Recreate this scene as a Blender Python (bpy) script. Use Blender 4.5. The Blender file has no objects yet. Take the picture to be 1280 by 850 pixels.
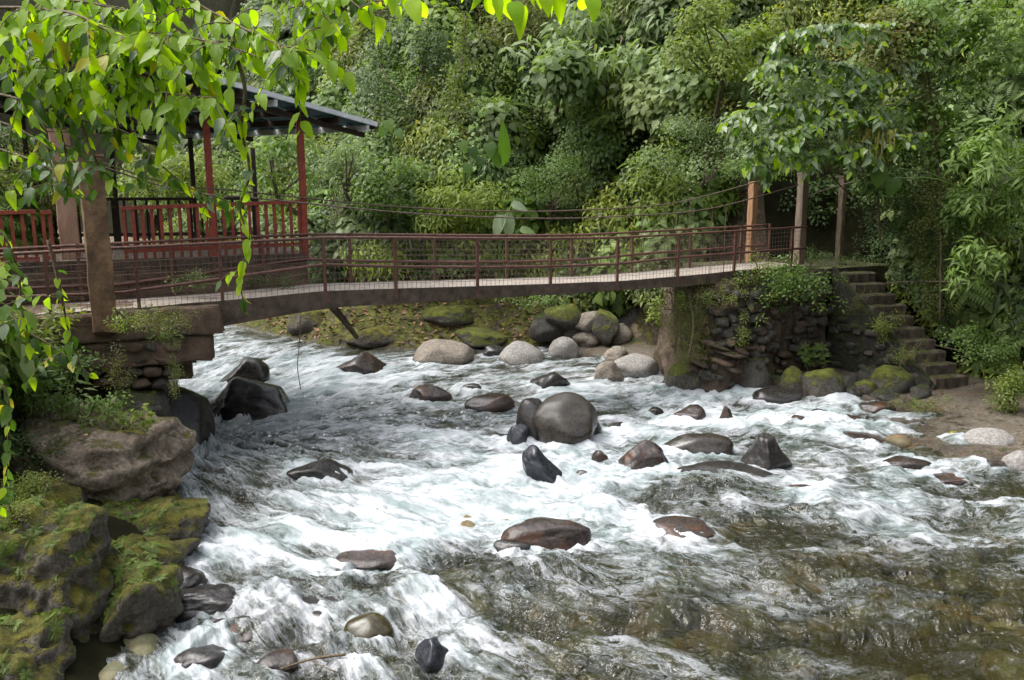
import bpy, math, random
import numpy as np
from mathutils import Vector, Matrix, Euler
R = math.radians
scene = bpy.context.scene
COL = scene.collection
rng = np.random.default_rng(7)
random.seed(7)

# ------------------------------------------------------------------ camera, sky, sun, exposure
CAMZ, PITCH, FPX = 5.0, R(10.35), 1024.0        # FPX for a 1280 px wide frame
cam_d = bpy.data.cameras.new('camera'); cam = bpy.data.objects.new('camera', cam_d); COL.objects.link(cam)
cam.location = (0, 0, CAMZ); cam.rotation_euler = (R(90) - PITCH, 0, 0)
cam_d.lens = 28.8; cam_d.sensor_width = 36; cam_d.clip_end = 400; cam_d.clip_start = .05
scene.camera = cam
world = bpy.data.worlds.new('World'); scene.world = world; world.use_nodes = True
SUN_EL, SUN_AZ = R(60), R(-92)                  # azimuth from +Y, clockwise
wn = world.node_tree; wn.nodes.clear()
sky = wn.nodes.new('ShaderNodeTexSky'); sky.sky_type = 'NISHITA'; sky.sun_disc = False
sky.sun_elevation = SUN_EL; sky.sun_rotation = SUN_AZ; sky.dust_density = 4; sky.air_density = 1.0; sky.ozone_density = 1
hsv = wn.nodes.new('ShaderNodeHueSaturation'); hsv.inputs['Saturation'].default_value = .28
bg = wn.nodes.new('ShaderNodeBackground'); bg.inputs['Strength'].default_value = .15
wo = wn.nodes.new('ShaderNodeOutputWorld')
wn.links.new(sky.outputs[0], hsv.inputs['Color']); wn.links.new(hsv.outputs[0], bg.inputs[0]); wn.links.new(bg.outputs[0], wo.inputs[0])
sun_d = bpy.data.lights.new('sun', 'SUN'); sun = bpy.data.objects.new('sun', sun_d); COL.objects.link(sun)
sun_d.energy = .65; sun_d.angle = R(40); sun_d.color = (1, .965, .9)
sd = Vector((math.sin(SUN_AZ) * math.cos(SUN_EL), math.cos(SUN_AZ) * math.cos(SUN_EL), math.sin(SUN_EL)))
sun.rotation_euler = sd.to_track_quat('Z', 'Y').to_euler()
scene.view_settings.view_transform = 'Standard'; scene.view_settings.look = 'None'
scene.view_settings.exposure = 1.68; scene.view_settings.gamma = 1
scene.render.engine = 'CYCLES'
scene.cycles.max_bounces = 8; scene.cycles.diffuse_bounces = 3; scene.cycles.glossy_bounces = 3
scene.cycles.transmission_bounces = 4; scene.cycles.transparent_max_bounces = 12
scene.cycles.use_denoising = True
scene.cycles.caustics_reflective = False; scene.cycles.caustics_refractive = False
scene.cycles.sample_clamp_indirect = 6

# ------------------------------------------------------------------ projection helpers (photo pixel -> place)
CP, SP = math.cos(PITCH), math.sin(PITCH)
def ray(px, py):
    a = (px - 640) / FPX; b = (425 - py) / FPX
    return np.array([a, CP + b * SP, -SP + b * CP])
def atz(px, py, z=0.0):
    d = ray(px, py); s = (z - CAMZ) / d[2]; return np.array([0, 0, CAMZ]) + s * d
def aty(px, py, Y):
    d = ray(px, py); s = Y / d[1]; return np.array([0, 0, CAMZ]) + s * d
def project(X, Y, Z):
    dz = Z - CAMZ
    fwd = Y * CP - dz * SP; up = Y * SP + dz * CP
    fwd = np.maximum(fwd, .1)
    return 640 + FPX * X / fwd, 425 - FPX * up / fwd

# ------------------------------------------------------------------ numpy noise
_T = rng.random((64, 64, 64)).astype(np.float32)
def vnoise(P):
    P = np.asarray(P, float); i = np.floor(P).astype(int); f = P - i; f = f * f * (3 - 2 * f)
    i0 = i % 64; i1 = (i + 1) % 64
    x0, y0, z0 = i0.T; x1, y1, z1 = i1.T; fx, fy, fz = f.T
    a = _T[x0, y0, z0] * (1 - fx) + _T[x1, y0, z0] * fx
    b = _T[x0, y1, z0] * (1 - fx) + _T[x1, y1, z0] * fx
    c = _T[x0, y0, z1] * (1 - fx) + _T[x1, y0, z1] * fx
    d = _T[x0, y1, z1] * (1 - fx) + _T[x1, y1, z1] * fx
    return (a * (1 - fy) + b * fy) * (1 - fz) + (c * (1 - fy) + d * fy) * fz
def fbm(P, o=4):
    P = np.asarray(P, float); s = 0; a = .5; n = 0
    for k in range(o):
        s = s + a * vnoise(P * 2 ** k + 17.3 * k); n += a; a *= .5
    return s / n
def ss(a, b, x):
    t = np.clip((x - a) / (b - a), 0, 1); return t * t * (3 - 2 * t)

# ------------------------------------------------------------------ objects
def tag(o, label=None, cat=None, group=None, kind=None):
    if label: o['label'] = label
    if cat: o['category'] = cat
    if group: o['group'] = group
    if kind: o['kind'] = kind
    return o
def thing(name, loc, label, cat, group=None):
    o = bpy.data.objects.new(name, None); COL.objects.link(o); o.location = Vector([float(v) for v in loc]); o.empty_display_size = .1
    return tag(o, label, cat, group)
def link(name, me, parent=None, mats=None):
    o = bpy.data.objects.new(name, me); COL.objects.link(o)
    if mats is not None and len(me.materials) == 0:
        for m in (mats if isinstance(mats, (list, tuple)) else [mats]): me.materials.append(m)
    if parent: o.parent = parent
    return o
def mesh_np(name, V, F, smooth=True, attrs=None, mi=None):
    V = np.asarray(V, np.float32); F = np.asarray(F, np.int32); n = F.shape[1]
    me = bpy.data.meshes.new(name)
    me.vertices.add(len(V)); me.vertices.foreach_set('co', V.ravel())
    me.loops.add(F.size); me.loops.foreach_set('vertex_index', F.ravel())
    me.polygons.add(len(F)); me.polygons.foreach_set('loop_start', np.arange(len(F), dtype=np.int32) * n)
    me.polygons.foreach_set('loop_total', np.full(len(F), n, np.int32))
    if smooth: me.polygons.foreach_set('use_smooth', np.ones(len(F), bool))
    if mi is not None: me.polygons.foreach_set('material_index', np.asarray(mi, np.int32))
    me.update(calc_edges=True)
    for k, a in (attrs or {}).items():
        a = np.asarray(a, np.float32)
        if a.ndim == 1:
            at = me.attributes.new(k, 'FLOAT', 'POINT'); at.data.foreach_set('value', a)
        else:
            at = me.attributes.new(k, 'FLOAT_VECTOR', 'POINT'); at.data.foreach_set('vector', a.ravel())
    me.validate(); return me
class MB:
    def __init__(s): s.v = []; s.f = []
    def add(s, V, F):
        n = len(s.v); s.v += [tuple(map(float, p)) for p in V]; s.f += [tuple(i + n for i in f) for f in F]
    def box(s, c, sx, sy, sz, M=None, jit=0):
        c = np.array(c, float)
        P = np.array([(x, y, z) for x in (-1, 1) for y in (-1, 1) for z in (-1, 1)], float) * [sx / 2, sy / 2, sz / 2]
        if jit: P += (rng.random(P.shape) - .5) * jit
        if M is not None: P = P @ np.array(M).T
        s.add(P + c, [(0, 1, 3, 2), (4, 6, 7, 5), (0, 4, 5, 1), (2, 3, 7, 6), (0, 2, 6, 4), (1, 5, 7, 3)])
    def beam(s, a, b, w, h, up=(0, 0, 1)):
        a = np.array(a, float); b = np.array(b, float); d = b - a; L = np.linalg.norm(d); d = d / L
        up = np.array(up, float); r = np.cross(d, up); r /= np.linalg.norm(r); u = np.cross(r, d)
        P = [p + r * x * w / 2 + u * y * h / 2 for p in (a, b) for x, y in ((-1, -1), (1, -1), (1, 1), (-1, 1))]
        s.add(P, [(3, 2, 1, 0), (4, 5, 6, 7), (0, 1, 5, 4), (1, 2, 6, 5), (2, 3, 7, 6), (3, 0, 4, 7)])
    def tube(s, pts, r, n=6, cap=True):
        pts = np.array(pts, float); m = len(pts); rr = np.ones(m) * r if np.isscalar(r) else np.array(r)
        T = np.gradient(pts, axis=0); T /= np.linalg.norm(T, axis=1)[:, None] + 1e-9
        u = np.cross(T[0], (0, 0, 1)); 
        if np.linalg.norm(u) < .05: u = np.cross(T[0], (1, 0, 0))
        V = []
        for i in range(m):
            u = u - T[i] * np.dot(u, T[i]); u /= np.linalg.norm(u) + 1e-9; w = np.cross(T[i], u)
            for k in range(n):
                a = 2 * math.pi * k / n; V.append(pts[i] + rr[i] * (math.cos(a) * u + math.sin(a) * w))
        F = [(i * n + k, i * n + (k + 1) % n, (i + 1) * n + (k + 1) % n, (i + 1) * n + k) for i in range(m - 1) for k in range(n)]
        if cap: F += [tuple(range(n))[::-1], tuple((m - 1) * n + k for k in range(n))]
        s.add(V, F)
    def build(s, name, mat, parent=None, smooth=False, bevel=0):
        me = bpy.data.meshes.new(name); V = s.v
        if parent is not None:
            o = world_loc(parent); V = [(a - o[0], b - o[1], c - o[2]) for a, b, c in V]
        me.from_pydata(V, [], s.f)
        if smooth: me.polygons.foreach_set('use_smooth', [True] * len(me.polygons))
        me.update(); ob = link(name, me, parent, mat)
        if bevel:
            m = ob.modifiers.new('bevel', 'BEVEL'); m.width = bevel; m.segments = 1; m.limit_method = 'ANGLE'
        return ob
def world_loc(o):
    l = Vector((0, 0, 0))
    while o is not None: l = l + o.location; o = o.parent
    return l
def curve_pts(P, n):
    P = np.array(P, float); d = np.r_[0, np.cumsum(np.linalg.norm(np.diff(P, axis=0), axis=1))]
    t = np.linspace(0, d[-1], n); m = np.gradient(P, d, axis=0)
    out = []
    for x in t:
        i = min(np.searchsorted(d, x, side='right') - 1, len(P) - 2); h = d[i + 1] - d[i]; u = (x - d[i]) / h
        out.append((2*u**3-3*u**2+1)*P[i] + (u**3-2*u**2+u)*h*m[i] + (-2*u**3+3*u**2)*P[i+1] + (u**3-u**2)*h*m[i+1])
    return np.array(out)

# ------------------------------------------------------------------ materials
class NT:
    def __init__(s, name):
        s.m = bpy.data.materials.new(name); s.m.use_nodes = True; s.t = s.m.node_tree; s.t.nodes.clear()
        s.out = s.n('ShaderNodeOutputMaterial')
    def n(s, t, **k):
        x = s.t.nodes.new(t)
        for a, b in k.items(): setattr(x, a, b)
        return x
    def set(s, sock, v):
        if isinstance(v, bpy.types.NodeSocket): s.t.links.new(v, sock)
        elif isinstance(v, (tuple, list)) and len(v) == 3 and sock.type == 'RGBA': sock.default_value = (*v, 1)
        else: sock.default_value = v
    def math(s, op, a, b=0.0, c=None, clamp=False):
        x = s.n('ShaderNodeMath', operation=op, use_clamp=clamp); s.set(x.inputs[0], a); s.set(x.inputs[1], b)
        if c is not None: s.set(x.inputs[2], c)
        return x.outputs[0]
    def mix(s, f, a, b, mode='MIX'):
        x = s.n('ShaderNodeMix', data_type='RGBA', blend_type=mode); s.set(x.inputs['Factor'], f)
        s.set(x.inputs[6], a); s.set(x.inputs[7], b); return x.outputs[2]
    def noise(s, vec, scale, detail=4, rough=.55, dist=0, out='Fac'):
        x = s.n('ShaderNodeTexNoise'); 
        if vec is not None: s.set(x.inputs['Vector'], vec)
        s.set(x.inputs['Scale'], scale); x.inputs['Detail'].default_value = detail; x.inputs['Roughness'].default_value = rough
        x.inputs['Distortion'].default_value = dist; return x.outputs[out]
    def step(s, x, a, b):
        r = s.n('ShaderNodeMapRange', interpolation_type='SMOOTHSTEP'); s.set(r.inputs[0], x); s.set(r.inputs[1], a); s.set(r.inputs[2], b); return r.outputs[0]
    def ramp(s, x, stops):
        r = s.n('ShaderNodeValToRGB'); s.set(r.inputs[0], x); e = r.color_ramp.elements
        while len(e) < len(stops): e.new(.5)
        for i, (p, c) in enumerate(stops): e[i].position = p; e[i].color = (*c, 1)
        return r.outputs[0]
    def attr(s, name): x = s.n('ShaderNodeAttribute', attribute_name=name); return x
    def pos(s): return s.n('ShaderNodeNewGeometry').outputs['Position']
    def obj(s): return s.n('ShaderNodeTexCoord').outputs['Object']
    def bump(s, h, st, dist=.02, nrm=None):
        x = s.n('ShaderNodeBump'); s.set(x.inputs['Height'], h); x.inputs['Strength'].default_value = st; x.inputs['Distance'].default_value = dist
        if nrm is not None: s.set(x.inputs['Normal'], nrm)
        return x.outputs[0]
    def bsdf(s, col, rough=.8, nrm=None, spec=.5, metal=0):
        x = s.n('ShaderNodeBsdfPrincipled'); s.set(x.inputs['Base Color'], col); s.set(x.inputs['Roughness'], rough)
        s.set(x.inputs['Specular IOR Level'], spec); s.set(x.inputs['Metallic'], metal)
        if nrm is not None: s.set(x.inputs['Normal'], nrm)
        return x
    def done(s, sh): s.t.links.new(sh, s.out.inputs[0]); return s.m
    def shmix(s, f, a, b):
        x = s.n('ShaderNodeMixShader'); s.set(x.inputs[0], f); s.t.links.new(a, x.inputs[1]); s.t.links.new(b, x.inputs[2]); return x.outputs[0]

def rockmat(name, c1, c2, wet=0.0, moss=0.0, mossc=((.05, .065, .008), (.17, .17, .018)), streak=None, bmp=.9):
    t = NT(name); P = t.pos()
    nz = t.n('ShaderNodeSeparateXYZ'); geo = t.n('ShaderNodeNewGeometry'); t.set(nz.inputs[0], geo.outputs['Normal'])
    pz = t.n('ShaderNodeSeparateXYZ'); t.set(pz.inputs[0], P)
    n1 = t.noise(P, 3.2, 6, .65); n2 = t.noise(P, 17, 6, .7); n3 = t.noise(P, 60, 3, .6)
    vo = t.n('ShaderNodeTexVoronoi', feature='DISTANCE_TO_EDGE'); t.set(vo.inputs['Vector'], t.noise(P, 2.2, 3, .6, out='Color')); vo.inputs['Scale'].default_value = 5
    crack = t.step(vo.outputs[0], .0, .04)
    col = t.ramp(n1, [(.3, c1), (.7, c2)])
    col = t.mix(t.step(n2, .38, .66), t.mix(.7, col, (c1[0]*.4, c1[1]*.4, c1[2]*.4)), col)
    col = t.mix(t.step(n3, .62, .75), col, t.mix(.35, col, (.4, .38, .34)))
    if streak: col = t.mix(t.step(t.noise(P, 2.1, 4, .7), .5, .68), col, streak)
    # the band soaked by splash just above the river
    wl = t.math('ADD', pz.outputs[2], t.math('MULTIPLY', t.math('SUBTRACT', n1, .5), .5))
    wetb = t.math('SUBTRACT', 1.0, t.step(wl, .02 + wet * .35, .14 + wet * .9))
    wetf = t.math('MAXIMUM', wetb, wet * .9)
    col = t.mix(t.math('MULTIPLY', wetf, .62), col, t.mix(1.0, col, (.35, .35, .36), 'MULTIPLY'))
    rough = t.math('ADD', t.math('MULTIPLY', t.math('SUBTRACT', 1.0, wetf), .62), t.math('ADD', .16, t.math('MULTIPLY', n2, .16)))
    h = t.math('ADD', t.math('MULTIPLY', n1, .5), t.math('ADD', t.math('MULTIPLY', n2, .35), t.math('MULTIPLY', n3, .12)))
    if moss > 0:
        mn = t.math('ADD', t.math('MULTIPLY', nz.outputs[2], .42), t.math('ADD', t.math('MULTIPLY', n1, .9), t.math('MULTIPLY', t.noise(P, 9, 5, .7), .5)))
        mm = t.step(mn, 1.32 - moss * .86, 1.50 - moss * .86)
        mm = t.math('MULTIPLY', mm, t.math('SUBTRACT', 1.0, t.math('MULTIPLY', wetb, .8)))
        mc = t.mix(t.step(t.noise(P, 5, 6, .7), .35, .68), mossc[0], mossc[1])
        mc = t.mix(t.step(t.noise(P, 45, 4, .7), .4, .7), t.mix(.5, mc, (.015, .022, .004)), mc)
        col = t.mix(mm, col, mc)
        rough = t.math('ADD', t.math('MULTIPLY', rough, t.math('SUBTRACT', 1.0, mm)), t.math('MULTIPLY', mm, .95))
        h = t.math('ADD', h, t.math('MULTIPLY', mm, t.math('ADD', .5, t.math('MULTIPLY', t.noise(P, 70, 5, .8), .9))))
    b = t.bsdf(col, rough, t.bump(h, bmp, .07), .5)
    return t.done(b.outputs[0])

def leafmat(name, dark, light, trans=.35, rough=.38, yellow=0.0):
    t = NT(name); a = t.attr('tint').outputs['Fac']; oi = t.n('ShaderNodeObjectInfo').outputs['Random']
    f = t.math('ADD', t.math('MULTIPLY', a, .65), t.math('MULTIPLY', oi, .35))
    col = t.ramp(f, [(.1, dark), (.8, light)])
    vi = t.n('ShaderNodeAttribute', attribute_name='vary', attribute_type='INSTANCER').outputs['Vector']; vs = t.n('ShaderNodeSeparateXYZ'); t.set(vs.inputs[0], vi)
    col = t.mix(t.math('ABSOLUTE', vs.outputs[1]), col, t.mix(1.0, col, (1.28, 1.02, .7), 'MULTIPLY'))      # olive and yellowish plants among the green ones
    sc_ = t.n('ShaderNodeVectorMath', operation='SCALE'); t.set(sc_.inputs[0], col); t.set(sc_.inputs['Scale'], t.math('ADD', 1.0, vs.outputs[0])); col = sc_.outputs[0]
    if yellow: col = t.mix(t.step(a, 1 - yellow, 1 - yellow * .5), col, (.32, .27, .04))
    P = t.pos(); col = t.mix(t.math('MULTIPLY', t.noise(P, 1.1, 3), .5), col, t.mix(1.0, col, (.6, .66, .6), 'MULTIPLY'))
    b = t.bsdf(col, rough, t.bump(t.noise(P, 40, 2), .25, .01), .35)
    tr = t.n('ShaderNodeBsdfTranslucent'); t.set(tr.inputs[0], t.mix(1.0, col, (1.5, 1.7, .55), 'MULTIPLY'))
    return t.done(t.shmix(trans, b.outputs[0], tr.outputs[0]))
def bigleafmat(name, dark, light, trans=.4, rough=.35, tcol=(1.6, 2.0, .35)):
    t = NT(name); u = t.n('ShaderNodeTexCoord').outputs['Object']; oi = t.n('ShaderNodeObjectInfo').outputs['Random']
    sx = t.n('ShaderNodeSeparateXYZ'); t.set(sx.inputs[0], u)
    ax = t.math('ABSOLUTE', sx.outputs[0])
    rib = t.math('SUBTRACT', 1.0, t.step(ax, .004, .012))
    vein = t.math('SINE', t.math('MULTIPLY', t.math('SUBTRACT', sx.outputs[1], t.math('MULTIPLY', ax, .9)), 75.0))
    vn = t.step(vein, .75, 1.0); vv = t.math('MAXIMUM', rib, t.math('MULTIPLY', vn, .55))
    col = t.ramp(t.math('ADD', t.math('MULTIPLY', oi, .8), t.math('MULTIPLY', t.noise(u, 14, 3), .3)), [(.1, dark), (.9, light)])
    col = t.mix(t.math('MULTIPLY', vv, .4), col, t.mix(.4, col, (.25, .32, .08)))
    b = t.bsdf(col, rough, t.bump(t.math('ADD', vv, t.noise(u, 60, 2)), .4, .004), .5)
    tr = t.n('ShaderNodeBsdfTranslucent'); t.set(tr.inputs[0], t.mix(1.0, col, tcol, 'MULTIPLY'))
    return t.done(t.shmix(trans, b.outputs[0], tr.outputs[0]))
def plain(name, c1, c2, rough=.7, scale=8, bump=.4, metal=0, moss=0.0, spec=.4, grain=None):
    t = NT(name); P = t.pos(); vec = P
    if grain:
        mp = t.n('ShaderNodeMapping'); t.set(mp.inputs[0], P); mp.inputs['Scale'].default_value = grain; vec = mp.outputs[0]
    n1 = t.noise(vec, scale, 6, .65); n2 = t.noise(vec, scale * 6, 4, .7)
    col = t.ramp(n1, [(.32, c1), (.68, c2)]); col = t.mix(t.step(n2, .45, .8), col, t.mix(.4, col, (c1[0]*.3, c1[1]*.3, c1[2]*.3)))
    h = t.math('ADD', n1, t.math('MULTIPLY', n2, .5)); r = rough
    if moss:
        geo = t.n('ShaderNodeNewGeometry'); s = t.n('ShaderNodeSeparateXYZ'); t.set(s.inputs[0], geo.outputs['Normal'])
        mn = t.math('ADD', t.math('MULTIPLY', s.outputs[2], .35), t.math('ADD', t.noise(P, 2.6, 5, .7), t.math('MULTIPLY', t.noise(P, 14, 4, .7), .35)))
        mm = t.step(mn, 1.22 - moss * .7, 1.36 - moss * .7)
        mc = t.mix(t.step(t.noise(P, 12, 5, .7), .35, .7), (.025, .032, .006), (.10, .11, .015))
        col = t.mix(mm, col, mc); h = t.math('ADD', h, t.math('MULTIPLY', mm, t.noise(P, 60, 4, .8)))
    b = t.bsdf(col, r, t.bump(h, bump, .02), spec, metal)
    return t.done(b.outputs[0])

M = {}
M['rock_dark'] = rockmat('wet dark rock', (.035, .032, .03), (.09, .078, .07), wet=.95, bmp=.35)
M['rock_brown'] = rockmat('wet brown rock', (.05, .036, .03), (.13, .10, .085), wet=.9, streak=(.14, .065, .035), bmp=.45)
M['rock_big'] = rockmat('smooth brown boulder', (.055, .046, .036), (.10, .085, .066), wet=.72, bmp=.14)
M['rock_olive'] = rockmat('wet olive cobble', (.07, .058, .025), (.13, .105, .045), wet=1.0, bmp=.08)
M['rock_blue'] = rockmat('wet slate boulder', (.05, .055, .068), (.10, .105, .12), wet=1.0, bmp=.12)
M['rock_pale'] = rockmat('dry pale boulder', (.25, .235, .215), (.36, .34, .315), wet=0, bmp=.3)
M['rock_tan'] = rockmat('dry tan boulder', (.20, .17, .135), (.36, .31, .25), wet=0, moss=.18)
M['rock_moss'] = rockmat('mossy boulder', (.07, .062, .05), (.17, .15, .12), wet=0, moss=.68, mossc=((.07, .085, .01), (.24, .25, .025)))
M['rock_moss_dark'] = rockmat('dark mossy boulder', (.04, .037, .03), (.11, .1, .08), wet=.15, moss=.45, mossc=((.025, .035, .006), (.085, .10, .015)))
M['rock_ledge'] = rockmat('brown ledge rock', (.16, .12, .085), (.38, .31, .24), wet=0, moss=.36, mossc=((.08, .08, .01), (.26, .235, .028)))
M['rock_mossy_gold'] = rockmat('golden mossy rock', (.08, .07, .055), (.2, .17, .13), wet=0, moss=.58, mossc=((.075, .075, .01), (.30, .265, .03)))
M['wall_stone'] = rockmat('mossy wall stone', (.05, .042, .034), (.15, .125, .10), wet=.1, moss=.3, mossc=((.022, .03, .006), (.08, .09, .014)))
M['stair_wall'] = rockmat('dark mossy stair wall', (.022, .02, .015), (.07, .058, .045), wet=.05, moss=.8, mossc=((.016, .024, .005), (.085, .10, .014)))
M['abut'] = rockmat('brown rubble face', (.06, .04, .028), (.2, .135, .09), wet=.05, moss=.42, mossc=((.03, .035, .006), (.11, .115, .015)))
M['bank'] = rockmat('mossy bank', (.05, .036, .024), (.20, .14, .095), wet=0, moss=.50, mossc=((.06, .07, .01), (.25, .25, .028)), streak=(.22, .16, .10))
M['soil'] = plain('forest soil', (.006, .006, .003), (.016, .016, .006), .97, 3, .8, moss=.12, spec=.1)
M['shelf'] = rockmat('sandy rock shelf', (.09, .07, .05), (.21, .175, .13), wet=0, moss=.2, streak=(.12, .08, .05))
M['bed'] = rockmat('river bed', (.09, .065, .03), (.22, .16, .08), wet=.2)
M['deck'] = plain('weathered deck', (.20, .17, .14), (.36, .315, .27), .85, 5, .3)
M['beam'] = plain('stained deck beam', (.035, .025, .018), (.12, .085, .06), .8, 5, .7, moss=.22)
M['rust'] = plain('rusty brown rail', (.075, .03, .022), (.16, .075, .055), .55, 14, .4)
M['wire'] = plain('rusty wire', (.07, .045, .035), (.16, .11, .085), .6, 20, .2)
M['red'] = plain('red painted timber', (.17, .035, .022), (.34, .075, .045), .5, 9, .35)
M['dark_rail'] = plain('dark timber', (.02, .013, .01), (.05, .03, .02), .7, 9, .3)
M['pillar'] = plain('mossy concrete pillar', (.075, .045, .024), (.24, .145, .08), .85, 4, .9, moss=.34)
M['pillar_pale'] = plain('pinkish timber pillar', (.24, .14, .09), (.42, .27, .19), .8, 4, .5, grain=(1, 1, .25))
M['post_orange'] = plain('orange brown timber post', (.20, .10, .05), (.40, .23, .12), .8, 7, .5, grain=(2, 2, .2))
M['post_grey'] = plain('grey brown timber post', (.12, .09, .065), (.27, .21, .16), .85, 7, .5, grain=(2, 2, .2))
M['concrete'] = plain('old brown concrete', (.05, .033, .022), (.17, .115, .08), .9, 3, .9, moss=.18)
M['step'] = plain('mossy stone step', (.035, .028, .02), (.14, .11, .08), .9, 6, .9, moss=.4)
M['bark'] = plain('bark', (.05, .035, .022), (.16, .12, .08), .85, 14, .9, moss=.2, grain=(1, 1, .3))
M['twig'] = plain('twig bark', (.07, .045, .025), (.20, .14, .08), .7, 40, .4)
M['roof'] = plain('teal roof sheet', (.012, .05, .055), (.03, .10, .105), .45, 5, .1, metal=0)
M['roof_light'] = plain('pale teal roof sheet', (.08, .19, .2), (.14, .28, .29), .45, 5, .1)
M['white'] = plain('white painted edge', (.55, .58, .6), (.75, .77, .78), .5, 5, .1)
M['dead'] = plain('dead leaf', (.14, .07, .035), (.34, .2, .12), .8, 30, .2)
M['moss_hang'] = plain('golden hanging moss', (.13, .13, .02), (.30, .27, .05), .9, 30, .3)

G = {}
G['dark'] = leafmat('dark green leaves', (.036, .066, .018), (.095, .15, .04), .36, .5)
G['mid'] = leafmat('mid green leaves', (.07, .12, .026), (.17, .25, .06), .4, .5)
G['lime'] = leafmat('yellow green leaves', (.11, .15, .026), (.25, .30, .062), .42, .5, yellow=.05)
G['pale'] = leafmat('pale grey green leaves', (.11, .155, .06), (.24, .31, .14), .38, .5)
G['olive'] = leafmat('olive leaves', (.08, .09, .02), (.18, .185, .045), .38, .55, yellow=.08)
B = {}
B['bright'] = bigleafmat('backlit bright leaf', (.20, .33, .012), (.36, .50, .02), .62, .42, (1.7, 1.75, .3))
B['green'] = bigleafmat('glossy green leaf', (.035, .075, .014), (.09, .16, .028), .4, .35)
B['yellow'] = bigleafmat('yellowing leaf', (.34, .33, .02), (.46, .42, .03), .5, .45, (1.4, 1.4, .2))
B['silver'] = bigleafmat('silvery leaf', (.13, .17, .09), (.22, .27, .16), .3, .4)
B['jade'] = bigleafmat('broad jade leaf', (.07, .13, .03), (.15, .22, .06), .35, .3)

# ------------------------------------------------------------------ terrain
def poly_from(pts): return np.array([p[:2] for p in pts], float)
left_bank = [(-3.7, 2), (-3.8, 6.5)] + [tuple(atz(*p)[:2]) for p in ((132, 848), (168, 800), (150, 740), (235, 690), (225, 640), (225, 600), (258, 556))]
left_bank += [(-6.6, 17.2), (-8.2, 20.0), (-13, 28), (-26, 38)]
far_bank = [(-26, 52), (-16, 35)] + [tuple(atz(*p)[:2]) for p in ((350, 421), (400, 434), (520, 438), (620, 436), (700, 440), (760, 455), (840, 480), (930, 494), (1060, 505), (1110, 512), (1120, 545), (1210, 575), (1300, 590))]
far_bank += [(13.5, 11), (14, 2)]
RIV = np.array(left_bank + far_bank)
toe_far = [(-26, 52), (-16, 35.5)] + [tuple(atz(*p)[:2]) for p in ((350, 421), (400, 434), (520, 438), (620, 436), (700, 433))]
toe_far += [(3.9, 25.2), (6.2, 25.0), (8.9, 24.2), (10.6, 22.9), (12.0, 21.2), (12.9, 19.5), (16.5, 17), (22, 12), (22, 2)]
TOE = np.array(left_bank + toe_far)
def inside(Pl, X, Y):
    r = np.zeros(X.shape, bool); n = len(Pl)
    for i in range(n):
        x1, y1 = Pl[i]; x2, y2 = Pl[(i + 1) % n]
        c = ((y1 > Y) != (y2 > Y)) & (X < (x2 - x1) * (Y - y1) / (y2 - y1 + 1e-12) + x1)
        r ^= c
    return r
def dist(Pl, X, Y):
    d = np.full(X.shape, 1e9); n = len(Pl)
    for i in range(n - 1 + 1):
        a = Pl[i]; b = Pl[(i + 1) % n]; ab = b - a; L = ab @ ab + 1e-12
        t = np.clip(((X - a[0]) * ab[0] + (Y - a[1]) * ab[1]) / L, 0, 1)
        d = np.minimum(d, np.hypot(X - a[0] - t * ab[0], Y - a[1] - t * ab[1]))
    return d
def terrain(X, Y):
    X = np.asarray(X, float); Y = np.asarray(Y, float)
    dR = dist(RIV, X, Y) * np.where(inside(RIV, X, Y), -1, 1); dT = np.where(inside(TOE, X, Y), 0, dist(TOE, X, Y))
    N = fbm(np.stack([X * .5, Y * .5, X * 0], 1), 4) - .5; N2 = fbm(np.stack([X * 2.2, Y * 2.2, X * 0 + 5], 1), 4) - .5
    deep = -.08 - .50 * ss(0, 1.6, -dR) + N2 * .12
    shelf = .02 + .22 * ss(0, 2.0, dR) + N * .25 * ss(0, .6, dR) + N2 * .14
    h = np.where(dR < 0, deep, shelf)
    h = np.where(np.abs(dR) < .25, deep * (1 - ss(-.25, .25, dR)) + shelf * ss(-.25, .25, dR), h)
    right = ss(2.5, 6.5, X); left = 1 - ss(-.44 * Y - 1.2, -.44 * Y + .6, X)
    left = np.where(Y < 14, 1.0 * (X < 0), left)
    far = .52 * np.minimum(dT, 2.6) + 1.75 * np.maximum(dT - 2.6, 0)
    rt = 2.6 * np.minimum(dT, 4) + 1.7 * np.maximum(dT - 4, 0)
    lfa = np.minimum(1.25 * dT, 2.3 + .02 * dT) + 1.3 * np.maximum(dT - 7.5, 0); lfb = np.minimum(.45 * dT, .8) + .55 * np.maximum(dT - 2.2, 0)
    lf = lfb + (lfa - lfb) * ss(12.2, 14.2, Y)
    hill = far * (1 - right) + rt * right
    hill = hill * (1 - left) + lf * left
    hill = 30 * np.tanh(hill / 30)
    return h + hill * (1 + N * .35 * (1 - left)) + N2 * .35 * ss(.4, 3, dT)
def grid(xs, ys):
    X, Y = np.meshgrid(xs, ys); nx, ny = len(xs), len(ys)
    i = np.arange(ny - 1)[:, None] * nx + np.arange(nx - 1)[None]
    F = np.stack([i, i + 1, i + nx + 1, i + nx], -1).reshape(-1, 4)
    return X.ravel(), Y.ravel(), F
xs = np.concatenate([np.arange(-130, -22, 6.), np.arange(-22, 22, .14), np.arange(22, 131, 6.)])
ys = np.concatenate([np.arange(-60, 2, 4.), np.arange(2, 36, .14), np.arange(36, 150, 5.)])
X, Y, F = grid(xs, ys); Z = terrain(X, Y)
fc = F.mean(1) if False else None
cx = X[F].mean(1); cy = Y[F].mean(1); cz = Z[F].mean(1)
dTc = np.where(inside(TOE, cx, cy), 0, dist(TOE, cx, cy)); inR = inside(RIV, cx, cy)
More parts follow.
